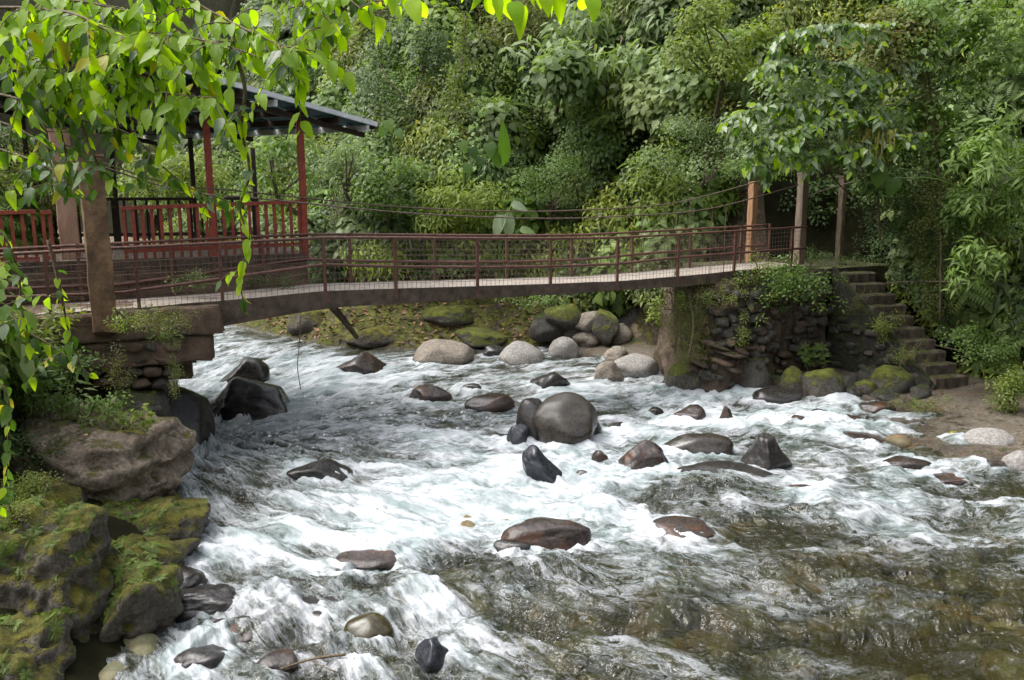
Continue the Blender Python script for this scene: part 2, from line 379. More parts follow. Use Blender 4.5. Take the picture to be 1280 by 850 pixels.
mi = np.where(inR, 0, np.where(dTc <= 0, 1, np.where((dTc < 3.4) & (cx < 8) & (cx > -.44 * cy - 1) & (cy > 20), 2, 3)))
me = mesh_np('ground', np.stack([X, Y, Z], 1), F, True, mi=mi)
ground = link('ground', me, None, [M['bed'], M['shelf'], M['bank'], M['soil']]); tag(ground, kind='structure')
ground['label'] = 'river bed, mossy banks and steep forest hillside'

# ------------------------------------------------------------------ rocks
def ico(sub):
    import bmesh
    bm = bmesh.new(); bmesh.ops.create_icosphere(bm, subdivisions=sub, radius=1)
    V = np.array([v.co[:] for v in bm.verts]); F = np.array([[v.index for v in f.verts] for f in bm.faces]); bm.free(); return V, F
ICO = {k: ico(k) for k in (2, 3, 4, 5, 6)}
def rock_shape(seed, sub=4, cut=0.3, rough=.12, flat=1.0, ncut=9, lump=.35):
    r = np.random.default_rng(seed); D, F = ICO[sub]
    rad = 1 + lump * (fbm(D * 1.1 + seed * 3.7, 2) - .5) * 1.6
    for k in range(ncut):
        n = r.normal(size=3); n[2] = abs(n[2]) * .8 if k % 3 else n[2]; n /= np.linalg.norm(n); o = 1 - cut * (.25 + .75 * r.random())
        c = D @ n; lim = np.where(c > .05, o / np.maximum(c, .05), 99)
        k_ = 26 - 14 * (cut < .25)
        rad = -np.log(np.exp(-k_ * rad) + np.exp(-k_ * np.minimum(lim, 4))) / k_
    P = D * rad[:, None]
    P += D * ((fbm(P * 2.3 + seed, 5) - .5) * rough * 2.2)[:, None]
    if rough > .1:
        rd = 1 - np.abs(2 * fbm(P * 3.1 + seed * 1.3, 4) - 1); P += D * ((rd - .75) * rough * .8)[:, None]
    lo, hi = P.min(0), P.max(0); P = (P - (lo + hi) / 2) / ((hi - lo) / 2); return P, F
ROCKS = []      # (x, y, rx, ry) for foam
def boulder(px, py, w, h, mat, label, seed, cut=.3, rough=.1, z=0.0, depth=.8, sink=.35, sub=4, rot=None, tilt=0, group=None, name='boulder', foam=1.0, lump=.35, peak=None):
    """px,py = middle of its waterline / foot in the photo; w,h = visible width and height in photo pixels."""
    c = atz(px, py, z); k = c[1] / FPX / .985
    W, Hh = w * k, h * k; D = W * depth
    c[1] += D * .42; c[0] *= (c[1]) / (c[1] - D * .42) * .5 + .5
    P, F = rock_shape(seed, sub, cut, rough, lump=lump)
    tot = Hh / (1 - sink)
    if peak is not None:      # pull the crest to one side
        t = ss(-.6, 1, P[:, 2]); P[:, 0] = P[:, 0] * (1 - .45 * t) + peak * t
        P[:, 0] = (P[:, 0] - P[:, 0].min()) / np.ptp(P[:, 0]) * 2 - 1
    P = P * [W / 2, D / 2, tot / 2]
    if tilt: a = R(tilt); x, zz = P[:, 0].copy(), P[:, 2].copy(); P[:, 0] = x * math.cos(a) + zz * math.sin(a); P[:, 2] = -x * math.sin(a) + zz * math.cos(a)
    me = mesh_np(name, P, F); o = link(name, me, None, M[mat])
    o.location = (c[0], c[1], z + tot / 2 - tot * sink)
    tag(o, label, 'boulder', group)
    if z < .2 and foam: ROCKS.append((c[0], c[1], W / 2, D / 2, foam))
    return o
BL = [
 # px, py, w, h, mat, label, kwargs
 (704, 560, 96, 64, 'rock_big', 'largest smooth brown round boulder in mid river', dict(cut=.3, rough=.045, sink=.25, sub=5, lump=.3, depth=.95)),
 (664, 552, 40, 52, 'rock_dark', 'dark upright slab leaning behind the left of the largest boulder', dict(cut=.2, rough=.05, sink=.3, depth=1.1)),
 (738, 548, 34, 46, 'rock_dark', 'dark sliver of rock against the right flank of the largest boulder', dict(cut=.2, rough=.05, sink=.3, depth=1.3, peak=-.5)),
 (647, 558, 30, 26, 'rock_blue', 'small slate blue rock at the left foot of the largest boulder', dict(cut=.3, rough=.06)),
 (680, 603, 58, 44, 'rock_blue', 'glossy slate wedge boulder in the rapids below the largest boulder', dict(cut=.35, rough=.04, peak=-.75, sub=5)),
 (750, 577, 22, 13, 'rock_brown', 'little tan stone between wedge boulder and flat boulders', dict(cut=.2)),
 (806, 592, 66, 38, 'rock_brown', 'pitted brown boulder left of the long flat one', dict(cut=.3, rough=.09, sub=5)),
 (872, 574, 100, 27, 'rock_big', 'long low tan boulder awash between pitted and pyramid boulders', dict(cut=.2, rough=.07, depth=.6)),
 (963, 590, 68, 42, 'rock_dark', 'dark pyramid shaped boulder with pointed top', dict(cut=.5, rough=.07, peak=-.1, sub=5, lump=.2)),
 (302, 524, 128, 46, 'rock_dark', 'broad wet dark boulder in white water near the left abutment', dict(cut=.4, rough=.07, sub=5, peak=.15, depth=.7)),
 (298, 484, 78, 32, 'rock_dark', 'slanting wet dark slab upstream of the broad dark boulder', dict(cut=.4, rough=.05, peak=.5, tilt=-12)),
 (448, 468, 72, 24, 'rock_brown', 'peaked purple brown rock in the rapids under the hanging wire', dict(cut=.5, rough=.08, peak=0)),
 (537, 504, 58, 18, 'rock_brown', 'low orange stained rock awash in mid river', dict(cut=.35)),
 (588, 492, 30, 11, 'rock_dark', 'small dark rock just behind the flat ledge rock', dict(cut=.3)),
 (612, 516, 66, 19, 'rock_brown', 'flat brown ledge rock upstream of the largest boulder', dict(cut=.45, depth=.7)),
 (688, 489, 54, 22, 'rock_dark', 'angular grey rock midway between pale bank boulders and the largest boulder', dict(cut=.5, rough=.08)),
 (820, 518, 22, 8, 'rock_dark', 'small dark rock right of the largest boulder', dict(cut=.3)),
 (775, 540, 30, 9, 'rock_dark', 'thin dark rock barely breaking the water right of the largest boulder', dict(cut=.3)),
 (864, 530, 44, 20, 'rock_brown', 'angular golden brown rock in the rapids below the abutment', dict(cut=.5, rough=.1)),
 (908, 531, 22, 23, 'rock_brown', 'small triangular brown rock standing on end below the abutment', dict(cut=.5, peak=.1)),
 (398, 602, 84, 20, 'rock_dark', 'low dark rock with water pouring over it left of centre', dict(cut=.4, rough=.1)),
 (683, 687, 122, 30, 'rock_brown', 'wide low purple brown rock in front of the white rapids', dict(cut=.35, rough=.08, sub=5, depth=.55)),
 (460, 808, 70, 32, 'rock_olive', 'smooth shiny olive cobble in the foreground water', dict(cut=.1, rough=.015, lump=.15, sub=5)),
 (542, 838, 56, 34, 'rock_blue', 'shiny dark slate cobble right of the olive cobble', dict(cut=.35, rough=.03, sub=5, peak=-.2)),
 (446, 848, 42, 26, 'rock_brown', 'reddish rock awash below the olive cobble', dict(cut=.3)),
 (465, 712, 104, 13, 'rock_brown', 'rusty hump of rock under thin water left of the wide purple rock', dict(cut=.3, depth=.5)),
 (640, 692, 50, 13, 'rock_dark', 'low dark rock at left foot of the wide purple rock', dict(cut=.3)),
 (1137, 586, 62, 10, 'rock_brown', 'flat rust brown rock awash near the right bank', dict(cut=.2, depth=.6)),
 (1012, 628, 80, 14, 'rock_brown', 'dark brown rock under thin water below the pyramid boulder', dict(cut=.3, depth=.7)),
 (1000, 530, 24, 10, 'rock_brown', 'small brown rock upstream of the pyramid boulder', dict(cut=.3)),
 (1098, 517, 46, 12, 'rock_brown', 'low wet brown rock off the foot of the stair wall', dict(cut=.3)),
 (972, 505, 66, 18, 'rock_dark', 'low wet grey rock at the foot of the mossy wall', dict(cut=.35, rough=.1)),
 (1025, 522, 34, 8, 'rock_dark', 'small dark rock in the riffle before the stairs', dict(cut=.3)),
 (1066, 528, 30, 7, 'rock_brown', 'small reddish rock in the riffle near the right bank', dict(cut=.3)),
 (553, 456, 80, 28, 'rock_tan', 'long rounded grey boulder at the edge of the mossy far bank', dict(cut=.25, rough=.04, sub=5)),
 (652, 456, 60, 27, 'rock_pale', 'rounded greenish grey boulder in the middle of the far bank row', dict(cut=.2, rough=.03)),
 (705, 448, 40, 26, 'rock_pale', 'pale round boulder with a worn top right of the greenish one', dict(cut=.2, rough=.03)),
 (795, 474, 62, 28, 'rock_pale', 'smooth pale grey boulder left of the stone abutment', dict(cut=.15, rough=.03)),
 (762, 478, 42, 24, 'rock_tan', 'rough brown boulder touching the smooth pale grey one', dict(cut=.4, rough=.1)),
 (748, 438, 44, 22, 'rock_tan', 'tan boulder behind the pale ones on the far bank', dict(cut=.3)),
 (770, 452, 32, 18, 'rock_tan', 'small tan rock above the rough brown boulder', dict(cut=.3)),
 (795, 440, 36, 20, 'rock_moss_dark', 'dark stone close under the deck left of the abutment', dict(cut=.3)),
 (822, 440, 30, 20, 'rock_tan', 'tan stone against the left edge of the abutment', dict(cut=.3)),
 (620, 446, 34, 14, 'rock_dark', 'dark wet stone between the two rounded grey boulders', dict(cut=.3)),
 (668, 430, 56, 14, 'rock_tan', 'flat tan slab behind the greenish grey boulder', dict(cut=.5)),
 (862, 490, 60, 38, 'rock_moss', 'boulder with bright yellow moss on its left in front of the abutment', dict(cut=.3, rough=.08, sub=5)),
 (940, 492, 50, 44, 'rock_moss_dark', 'tall dark mossy rock at the right foot of the abutment', dict(cut=.3, rough=.12)),
 (994, 489, 36, 30, 'rock_moss', 'upright bright mossy boulder below the wall, leftmost of its row', dict(cut=.25, z=.1)),
 (1031, 494, 52, 32, 'rock_moss', 'wide mossy boulder second from the left under the wall', dict(cut=.25, z=.1)),
 (1062, 487, 22, 18, 'rock_moss_dark', 'small dark mossy stone right of the wide mossy boulder', dict(cut=.25, z=.1)),
 (1066, 499, 24, 14, 'rock_moss_dark', 'little mossy stone at the water in front of the row', dict(cut=.25)),
 (1086, 478, 30, 20, 'rock_moss_dark', 'grey stone at the back of the row under the stair wall', dict(cut=.25, z=.2)),
 (1084, 493, 30, 18, 'rock_moss', 'green stone between wide mossy boulder and largest mossy mound', dict(cut=.25, z=.1)),
 (1119, 494, 56, 34, 'rock_moss', 'largest mossy mound at the foot of the stair wall', dict(cut=.25, z=.1)),
 (1110, 503, 42, 14, 'rock_moss_dark', 'flat mossy stone at the water below the largest mound', dict(cut=.25)),
 (1153, 499, 26, 18, 'rock_moss_dark', 'dark rounded stone at the bottom of the stairs', dict(cut=.25, z=.1)),
 (1243, 563, 62, 22, 'rock_pale', 'smooth grey stone lying on the right bank shelf', dict(cut=.12, rough=.02)),
 (1278, 592, 40, 26, 'rock_pale', 'grey stone cut by the right edge of the picture', dict(cut=.15, rough=.02)),
 (1245, 590, 46, 12, 'rock_brown', 'rust stained stone in shallow water at the right bank', dict(cut=.3)),
 (1205, 556, 40, 9, 'rock_tan', 'low tan stone left of the smooth grey stone on the shelf', dict(cut=.3)),
 (1190, 605, 50, 6, 'rock_brown', 'flat brown stone just under water off the right bank', dict(cut=.2)),
 (226, 562, 72, 74, 'rock_dark', 'tall black boulder under the left bridge abutment', dict(cut=.35, rough=.06, sub=5, depth=1.1)),
 (200, 604, 46, 62, 'rock_moss_dark', 'mossy rock wedged below the tall black boulder', dict(cut=.35, rough=.08, depth=1.1)),
 (190, 752, 130, 26, 'rock_dark', 'dark ledge awash beside the mossy left bank', dict(cut=.4, rough=.14, depth=.7, sub=5)),
 (250, 768, 120, 20, 'rock_dark', 'low black ledge awash where the left chute meets the bank', dict(cut=.45, rough=.14, depth=.6, sub=5, sink=.5)),
 (300, 806, 110, 17, 'rock_brown', 'flat brown slab just breaking the surface left of the forked stick', dict(cut=.4, rough=.1, depth=.7, sub=5, sink=.5)),
 (385, 778, 120, 13, 'rock_dark', 'broad wet slab barely breaking the surface behind the olive cobble', dict(cut=.4, rough=.1, depth=.7, sub=5, sink=.5)),
 (520, 775, 90, 9, 'rock_brown', 'brown slab under a film of water right of the olive cobble', dict(cut=.35, rough=.1, depth=.7, sink=.5)),
 (250, 838, 90, 16, 'rock_dark', 'dark slab awash near the bottom edge beside the left bank', dict(cut=.4, rough=.12, depth=.7, sink=.5)),
 (345, 838, 60, 14, 'rock_brown', 'brown wet stone at the bottom edge below the forked stick', dict(cut=.4, rough=.1, depth=.8, sink=.4)),
 (330, 790, 90, 9, 'rock_brown', 'brown rock seen through white water left of the olive cobble', dict(cut=.3)),
 (400, 745, 100, 8, 'rock_dark', 'dark rock under the lip of the left chute', dict(cut=.3)),
 (905, 610, 150, 22, 'rock_dark', 'broad hump of rock under the glassy water before the pyramid boulder', dict(cut=.2, depth=.5)),
 (730, 598, 26, 9, 'rock_dark', 'small rock behind the slate wedge', dict(cut=.3)),
 (855, 676, 90, 12, 'rock_brown', 'dark brown rock at the end of the rapids', dict(cut=.3)),
 (700, 510, 24, 7, 'rock_dark', 'thin rock upstream of the largest boulder', dict(cut=.3)),
 (1075, 552, 60, 6, 'rock_brown', 'brown rock awash before the right bank', dict(cut=.3)),
]
for i, (px, py, w, h, mt, lb, kw) in enumerate(BL):
    boulder(px, py, w, h, mt, lb, 11 + i * 7, **kw)
# far bank blocks standing on the slope
BK = [(684, 418, 46, 24, 'rock_moss_dark', 'square dark block with flat top on the mossy bank', .5), (718, 420, 30, 20, 'rock_moss', 'small green mossy stone right of the dark block', .45),
 (705, 404, 50, 22, 'rock_moss', 'bright mossy stone under the deck beam', .9), (757, 418, 34, 30, 'rock_moss', 'round green mossy boulder under the deck', .6),
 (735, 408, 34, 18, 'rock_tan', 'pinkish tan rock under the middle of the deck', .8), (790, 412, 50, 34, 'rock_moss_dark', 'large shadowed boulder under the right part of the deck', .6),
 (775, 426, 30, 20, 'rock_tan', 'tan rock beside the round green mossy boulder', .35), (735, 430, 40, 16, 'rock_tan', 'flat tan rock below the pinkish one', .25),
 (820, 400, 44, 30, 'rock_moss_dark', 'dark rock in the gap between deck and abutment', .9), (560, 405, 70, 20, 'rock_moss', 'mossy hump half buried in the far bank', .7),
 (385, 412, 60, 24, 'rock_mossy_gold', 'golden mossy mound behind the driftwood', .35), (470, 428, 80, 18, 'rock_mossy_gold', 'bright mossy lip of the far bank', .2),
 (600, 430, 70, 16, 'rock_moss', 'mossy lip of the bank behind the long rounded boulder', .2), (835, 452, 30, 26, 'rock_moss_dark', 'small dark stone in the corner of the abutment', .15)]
for i, (px, py, w, h, mt, lb, z) in enumerate(BK):
    boulder(px, py, w, h, mt, lb, 700 + 13 * i, cut=.35, rough=.1, z=z, foam=0)

# left foreground outcrops
TUFT = []
def outcrop(name, P0, size, seed, mat, label, cut=.3, sub=6, yaw=0, tilt=0, ncut=9):
    """blocky, bedded rock: a squared-off body cut by a few planes, with ledges and pits"""
    r = np.random.default_rng(seed); D, F = ICO[sub]; rad = 1 / (np.sum(np.abs(D) ** 5.5, 1) ** (1 / 5.5))
    for k in range(ncut):
        n = r.normal(size=3); n[2] *= .7; n /= np.linalg.norm(n); o = 1.22 - cut * r.random() * 1.3
        c_ = D @ n; lim = np.where(c_ > .05, o / np.maximum(c_, .05), 99); rad = -np.log(np.exp(-30 * rad) + np.exp(-30 * np.minimum(lim, 4))) / 30
    P = D * rad[:, None] * np.array(size) / 2
    nz = fbm(P * 1.1 + seed, 5) - .5; rd = (1 - np.abs(2 * fbm(P * 1.7 + seed * 1.3, 5) - 1)) - .75; bed = fbm(np.stack([P[:, 0] * .5, P[:, 1] * .5, P[:, 2] * 4.5 + P[:, 0] * .6], 1) + seed, 3) - .5
    pits = np.minimum(0, .34 - fbm(P * 5.5 + seed, 3)) * .35
    P = P + D * (nz * .45 + rd * .16 + pits)[:, None] + (D * [1, 1, .1]) * (np.sign(bed) * np.abs(bed) ** .6 * .22)[:, None]
    P = P @ np.array(Euler((0, R(tilt), R(yaw))).to_matrix()).T
    o = link(name, mesh_np(name, P, F), None, M[mat]); o.location = [float(v) for v in P0]
    mb = o.data; n_ = len(P); nr = np.empty(n_ * 3, np.float32); mb.vertices.foreach_get('normal', nr); nr = nr.reshape(-1, 3)
    w_ = np.where((nr[:, 2] > .3) & (fbm(P * 1.8 + seed, 3) > .47) & (P[:, 2] + P0[2] > .35))[0]
    if len(w_) and mat != 'rock_ledge': w_ = rng.choice(w_, min(len(w_), 520)); TUFT.append((P[w_] + np.array(P0), nr[w_]))
    return tag(o, label, 'rock')
outcrop('rock_outcrop', (-7.15, 12.6, .35), (3.4, 2.5, 2.45), 21, 'rock_ledge', 'large brown topped ledge rock on the left bank below the bridge', .5, yaw=-14, tilt=4)
outcrop('rock_outcrop', (-5.65, 11.35, .0), (2.15, 2.3, 1.75), 42, 'rock_mossy_gold', 'golden mossy shelf rock jutting into the rapids', .5, yaw=14, tilt=-5)
outcrop('rock_outcrop', (-5.45, 9.0, .1), (1.9, 2.1, 2.5), 25, 'rock_mossy_gold', 'big mossy boulder nearest the camera on the left', .5, yaw=8)
outcrop('rock_outcrop', (-4.42, 8.75, -.05), (.85, 1.15, 1.35), 24, 'rock_mossy_gold', 'smaller mossy rock between the nearest boulder and the water', .5, sub=5)
outcrop('rock_outcrop', (-4.95, 7.5, .05), (1.1, 1.1, 1.3), 26, 'rock_mossy_gold', 'mossy rock cut by the lower left corner', .5, sub=5)
outcrop('rock_outcrop', (-5.0, 10.25, -.1), (1.25, 1.4, 1.3), 35, 'rock_mossy_gold', 'low mossy rock filling the gap below the golden shelf rock', .5, sub=5)
outcrop('rock_outcrop', (-6.7, 10.2, .1), (1.9, 1.9, 2.0), 31, 'rock_mossy_gold', 'mossy rock tucked between the ledge rock and the nearest boulder', .5, sub=5)
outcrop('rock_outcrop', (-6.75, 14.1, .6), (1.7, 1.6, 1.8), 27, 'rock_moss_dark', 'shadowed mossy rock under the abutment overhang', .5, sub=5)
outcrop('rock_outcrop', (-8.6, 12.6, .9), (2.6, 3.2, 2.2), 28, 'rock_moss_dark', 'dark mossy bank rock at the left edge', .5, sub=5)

# ------------------------------------------------------------------ water
FX = [160, 240, 320, 400, 480, 560, 640, 720, 800, 880, 960, 1040, 1120, 1200, 1280]
FY = [400, 430, 455, 490, 520, 550, 580, 610, 640, 670, 700, 740, 790, 845]
FM = np.array([
 [.4,.45,.35,.2,.1,.1,.1,.1,.1,.1,.1,.1,.1,.1,.1],
 [.5,.55,.5,.35,.2,.2,.1,.1,.1,.1,.1,.1,.1,0,0],
 [.6,.9,.8,.9,.8,.4,.35,.3,.25,.2,.2,.1,0,0,0],
 [.6,.8,.85,.95,.8,.45,.5,.6,.65,.6,.45,.3,.2,0,0],
 [.5,.55,.65,.6,.5,.35,.3,.5,.65,.75,.75,.65,.4,.1,.1],
 [.5,.5,.5,.35,.5,.65,.5,.5,.6,.5,.65,.55,.5,.3,.1],
 [.5,.6,.45,.3,.7,.85,.8,.7,.7,.35,.3,.45,.55,.35,.2],
 [.5,.45,.35,.5,.85,1,1,.9,.6,.25,.25,.3,.5,.35,.2],
 [.5,.6,.6,.75,.95,1,1,.95,.9,.5,.2,.2,.55,.55,.3],
 [.5,.75,.85,.95,1,1,.6,.6,.7,.5,.15,.2,.45,.7,.65],
 [.5,.85,.95,.85,.7,.3,.25,.3,.3,.3,.2,.3,.3,.4,.5],
 [.55,.85,.8,.45,.35,.45,.35,.3,.2,.3,.42,.4,.2,.1,.1],
 [.6,.85,.6,.45,.5,.45,.45,.42,.3,.35,.4,.3,.2,.08,.1],
 [.7,.7,.5,.4,.42,.4,.42,.45,.45,.4,.45,.45,.35,.3,.2]])
FM[11:, 0] = (.5, .4, .45); FM[11:, 1] = (.42, .4, .5); FM[11:, 2] = (.26, .2, .3); FM[11:, 3] = (.16, .16, .2); FM[11:, 4] = .24; FM[10, 3] = .55; FM[10, 2] = .75
FM *= .97; FM[10:, 4:] *= .78; FM[5:10, 9:] *= .85; FM[12:, 2:] *= .8
def bilin(px, py):
    ix = np.clip(np.interp(px, FX, np.arange(len(FX))), 0, len(FX) - 1.001); iy = np.clip(np.interp(py, FY, np.arange(len(FY))), 0, len(FY) - 1.001)
    x0 = ix.astype(int); y0 = iy.astype(int); fx = ix - x0; fy = iy - y0
    return FM[y0, x0]*(1-fx)*(1-fy) + FM[y0, x0+1]*fx*(1-fy) + FM[y0+1, x0]*(1-fx)*fy + FM[y0+1, x0+1]*fx*fy
yr = [2.0]
while yr[-1] < 46: yr.append(yr[-1] + max(.028, .0026 * yr[-1] if yr[-1] < 30 else .3))
yr = np.array(yr); nu = 640; u = np.linspace(-1, 1, nu)
Xw = (u[None] * (.74 * yr[:, None] + 2.0)).ravel(); Yw = np.repeat(yr, nu)
wx = fbm(np.stack([Xw * .35, Yw * .35, Xw * 0 + 3], 1), 3) - .5; wy = fbm(np.stack([Xw * .35, Yw * .35, Xw * 0 + 9], 1), 3) - .5
dx, dy = Xw + 6.3, Yw - 16.3
rr = np.hypot(dx, dy); th = np.arctan2(dy, dx)
fu = rr + wx * 1.5; fv = th * np.maximum(rr, 1.5) ** .35 * 5 + wy * 1.4
f2 = fbm(np.stack([fu * .9, fv * 1.6, fu * 0], 1), 4); f3 = fbm(np.stack([fu * 3.0, fv * 5.5, fu * 0 + 4], 1), 4)
px_, py_ = project(Xw, Yw, 0)
foam = bilin(px_, py_)
rk = np.zeros_like(Xw); bowl = np.zeros_like(Xw)
for (x, y, a, b, fo) in ROCKS:
    q = np.sqrt(((Xw - x) / (a + .02)) ** 2 + ((Yw - y) / (b + .02)) ** 2); dd = (q - 1) * min(a, b)
    rk = np.maximum(rk, fo * np.exp(-np.clip(dd, 0, 9) / .13) * (dd > -.3))
    dn = ((Xw - x) * .75 - (Yw - y) * .65); bowl += (-.045 * np.exp(-((q - 1.6) / .5) ** 2) * (dn > 0) + .035 * np.exp(-((q - 1.15) / .3) ** 2) * (dn < 0)) * min(1, a / .35)
    al = ((Xw - x) * .75 - (Yw - y) * .65); pe = ((Xw - x) * .65 + (Yw - y) * .75); rk = np.maximum(rk, .6 * fo * ss(0, a, al) * (1 - ss(a * 1.5, a * 4.5, al)) * np.exp(-(pe / (a * .8)) ** 2))
    rk = np.maximum(rk, .55 * np.exp(-((Xw - x - .35 * a) ** 2 / (a * 1.3) ** 2 + (Yw - y + b * 1.7) ** 2 / (b * 1.2) ** 2)))
foam = np.clip(foam + (f2 - .5) * .95 + .42 * rk, 0, 1)
calm = 1 - ss(.15, .8, foam)
rid = 1 - np.abs(2 * fbm(np.stack([fu * 1.5, fv * 2.6, fu * 0 + 8], 1), 4) - 1)
chop = 1 - np.abs(2 * fbm(np.stack([fu * 5, fv * 7, fu * 0 + 12], 1), 4) - 1)
Zw = (f2 - .5) * .34 + (f3 - .5) * (.07 + .09 * foam) + (rid - .8) * .16 + (chop - .75) * (.03 + .05 * foam) + bowl + .05 * rk
# swells over sunken rocks and the lip of the main chute
for (qx, qy, ax, ay, hh) in ((905, 612, 1.3, .55, .20), (480, 745, 1.0, .5, .17), (700, 720, 1.4, .35, .12), (1015, 715, .7, .5, .18), (300, 640, 1.1, .5, -.12), (600, 640, 1.3, .55, -.2), (470, 540, 1.2, .6, .1), (330, 780, .6, .5, .15), (1180, 660, 1.4, .5, -.08), (1050, 640, .8, .4, .12), (730, 640, .8, .25, .08)):
    c = atz(qx, qy); Zw += hh * np.exp(-((Xw - c[0]) / ax) ** 2 - ((Yw - c[1]) / ay) ** 2)
damp = 1 - .55 * ss(18, 26, Yw); Zw = Zw * damp + .02
Fw = (np.arange(len(yr) - 1)[:, None] * nu + np.arange(nu - 1)[None]); Fw = np.stack([Fw, Fw + 1, Fw + nu + 1, Fw + nu], -1).reshape(-1, 4)
mx, my = Xw[Fw].mean(1), Yw[Fw].mean(1); dW = dist(RIV, mx, my) * np.where(inside(RIV, mx, my), -1, 1)
Fw = Fw[(dW < 1.1) & ~((mx < 0) & (my < 20) & (terrain(mx, my) > .10)) & ~((mx < 0) & (my < 9.4) & (dW > .12))]; used = np.unique(Fw); rm = np.full(len(Xw), -1); rm[used] = np.arange(len(used)); Fw = rm[Fw]
me = mesh_np('river_water', np.stack([Xw, Yw, Zw], 1)[used], Fw, True, dict(foam=foam[used], flow=np.stack([fu, fv, fu * 0], 1)[used]))
t = NT('river water'); fa = t.attr('foam').outputs['Fac']; fl = t.attr('flow').outputs['Vector']
def fmap(sc):
    x = t.n('ShaderNodeMapping'); t.set(x.inputs[0], fl); x.inputs['Scale'].default_value = sc; return x.outputs[0]
a1 = t.noise(fmap((1.5, 3.4, 1)), 1.0, 5, .58, .9); a2 = t.noise(fmap((5, 11, 1)), 1.0, 4, .6, .8); a3 = t.noise(t.pos(), 22, 4, .65, .6); a4 = t.noise(fmap((.8, 1.5, 1)), 1.0, 3, .5, .3)
rg2 = t.math('SUBTRACT', 1.0, t.math('ABSOLUTE', t.math('SUBTRACT', t.math('MULTIPLY', a2, 2.0), 1.0)))
s = t.math('ADD', t.math('MULTIPLY', fa, 1.2), t.math('ADD', t.math('MULTIPLY', t.math('SUBTRACT', a1, .5), 1.25), t.math('ADD', t.math('MULTIPLY', t.math('SUBTRACT', a2, .5), .75), t.math('MULTIPLY', t.math('SUBTRACT', a3, .5), .4))))
m1 = t.step(s, .36, 1.12)
thr = t.math('MULTIPLY', t.step(t.math('ADD', rg2, t.math('MULTIPLY', a1, .5)), 1.12, 1.28), t.step(fa, .14, .5))
fm = t.math('MAXIMUM', t.math('MULTIPLY', m1, .96), t.math('MULTIPLY', thr, .55))
rip = t.noise(fmap((3.4, 3.0, 1)), 1.0, 3, .5, 1.0); rip2 = t.noise(fmap((9, 8, 1)), 1.0, 3, .5, .8)
h = t.math('ADD', t.math('MULTIPLY', rip, 1.0), t.math('MULTIPLY', rip2, .42))
nb = t.bump(h, 1.0, .13)
gl = t.n('ShaderNodeBsdfGlossy'); t.set(gl.inputs['Color'], (1, 1, 1)); t.set(gl.inputs['Roughness'], .05); t.set(gl.inputs['Normal'], nb)
tp = t.n('ShaderNodeBsdfTransparent'); t.set(tp.inputs[0], (.66, .66, .46))
mk = t.n('ShaderNodeBsdfDiffuse'); t.set(mk.inputs[0], (.05, .055, .03)); t.set(mk.inputs['Normal'], nb)
body = t.shmix(t.math('ADD', .12, t.math('MULTIPLY', fa, .55), clamp=True), tp.outputs[0], mk.outputs[0])
fr = t.n('ShaderNodeFresnel'); fr.inputs['IOR'].default_value = 1.36; t.set(fr.inputs['Normal'], nb)
wat = t.shmix(t.math('MULTIPLY', fr.outputs[0], 1.0, clamp=True), body, gl.outputs[0])
fcol = t.mix(t.step(t.math('ADD', t.math('MULTIPLY', a4, .5), t.math('ADD', t.math('MULTIPLY', a1, .35), t.math('MULTIPLY', a2, .25))), .42, .66), (.23, .285, .285), (.54, .56, .59))
fo = t.bsdf(fcol, .45, t.bump(t.math('ADD', a2, t.math('MULTIPLY', a3, .5)), .45, .07), .3)
tag(link('river_water', me, None, t.done(t.shmix(fm, wat, fo.outputs[0]))), 'white rapids and clear brown green river water', kind='structure')

# cobbles lying on the bed, seen through the water
V_, F_, off = [], [], 0
for k in range(1100):
    x = rng.uniform(-4.5, 13) if k < 961 else rng.uniform(-2.6, 13); y = rng.uniform(6.2, 19) if k % 3 else rng.uniform(6.2, 12)
    if not inside(RIV, np.array([x]), np.array([y]))[0]: continue
    P, F = rock_shape(5000 + k % 24, 2, .2, .03); s_ = rng.uniform(.08, .3) * (1 if k % 5 else 1.6)
    z = float(terrain([x], [y])[0]); big = k > 960; s_ = rng.uniform(.25, .55) if big else s_; z = -.34 - s_ * .35 + rng.uniform(-.06, .06) if big else z - .06; a = rng.uniform(0, 6.28); c_, q_ = math.cos(a), math.sin(a); P = P * [s_, s_ * .7, s_ * .5]
    P = np.stack([P[:, 0] * c_ - P[:, 1] * q_, P[:, 0] * q_ + P[:, 1] * c_, P[:, 2]], 1) + [x, y, z + s_ * .2]
    V_.append(P); F_.append(F + off); off += len(P)
t = NT('bed cobbles'); P_ = t.pos(); vo = t.n('ShaderNodeTexVoronoi'); t.set(vo.inputs['Vector'], P_); vo.inputs['Scale'].default_value = 2.6
cc = t.n('ShaderNodeSeparateXYZ'); t.set(cc.inputs[0], vo.outputs['Color'])
cobm = t.done(t.bsdf(t.mix(t.step(t.noise(P_, 9, 4), .3, .8), t.ramp(cc.outputs[0], [(0, (.08, .07, .035)), (.35, (.15, .11, .05)), (.6, (.21, .11, .045)), (.8, (.12, .13, .07)), (1, (.29, .24, .12))]), (.07, .06, .03)), .7, t.bump(t.noise(P_, 25, 4), .5)).outputs[0])
tag(link('river_cobbles', mesh_np('river_cobbles', np.concatenate(V_), np.concatenate(F_)), None, cobm), 'brown and green cobbles on the river bed under the water', kind='stuff')

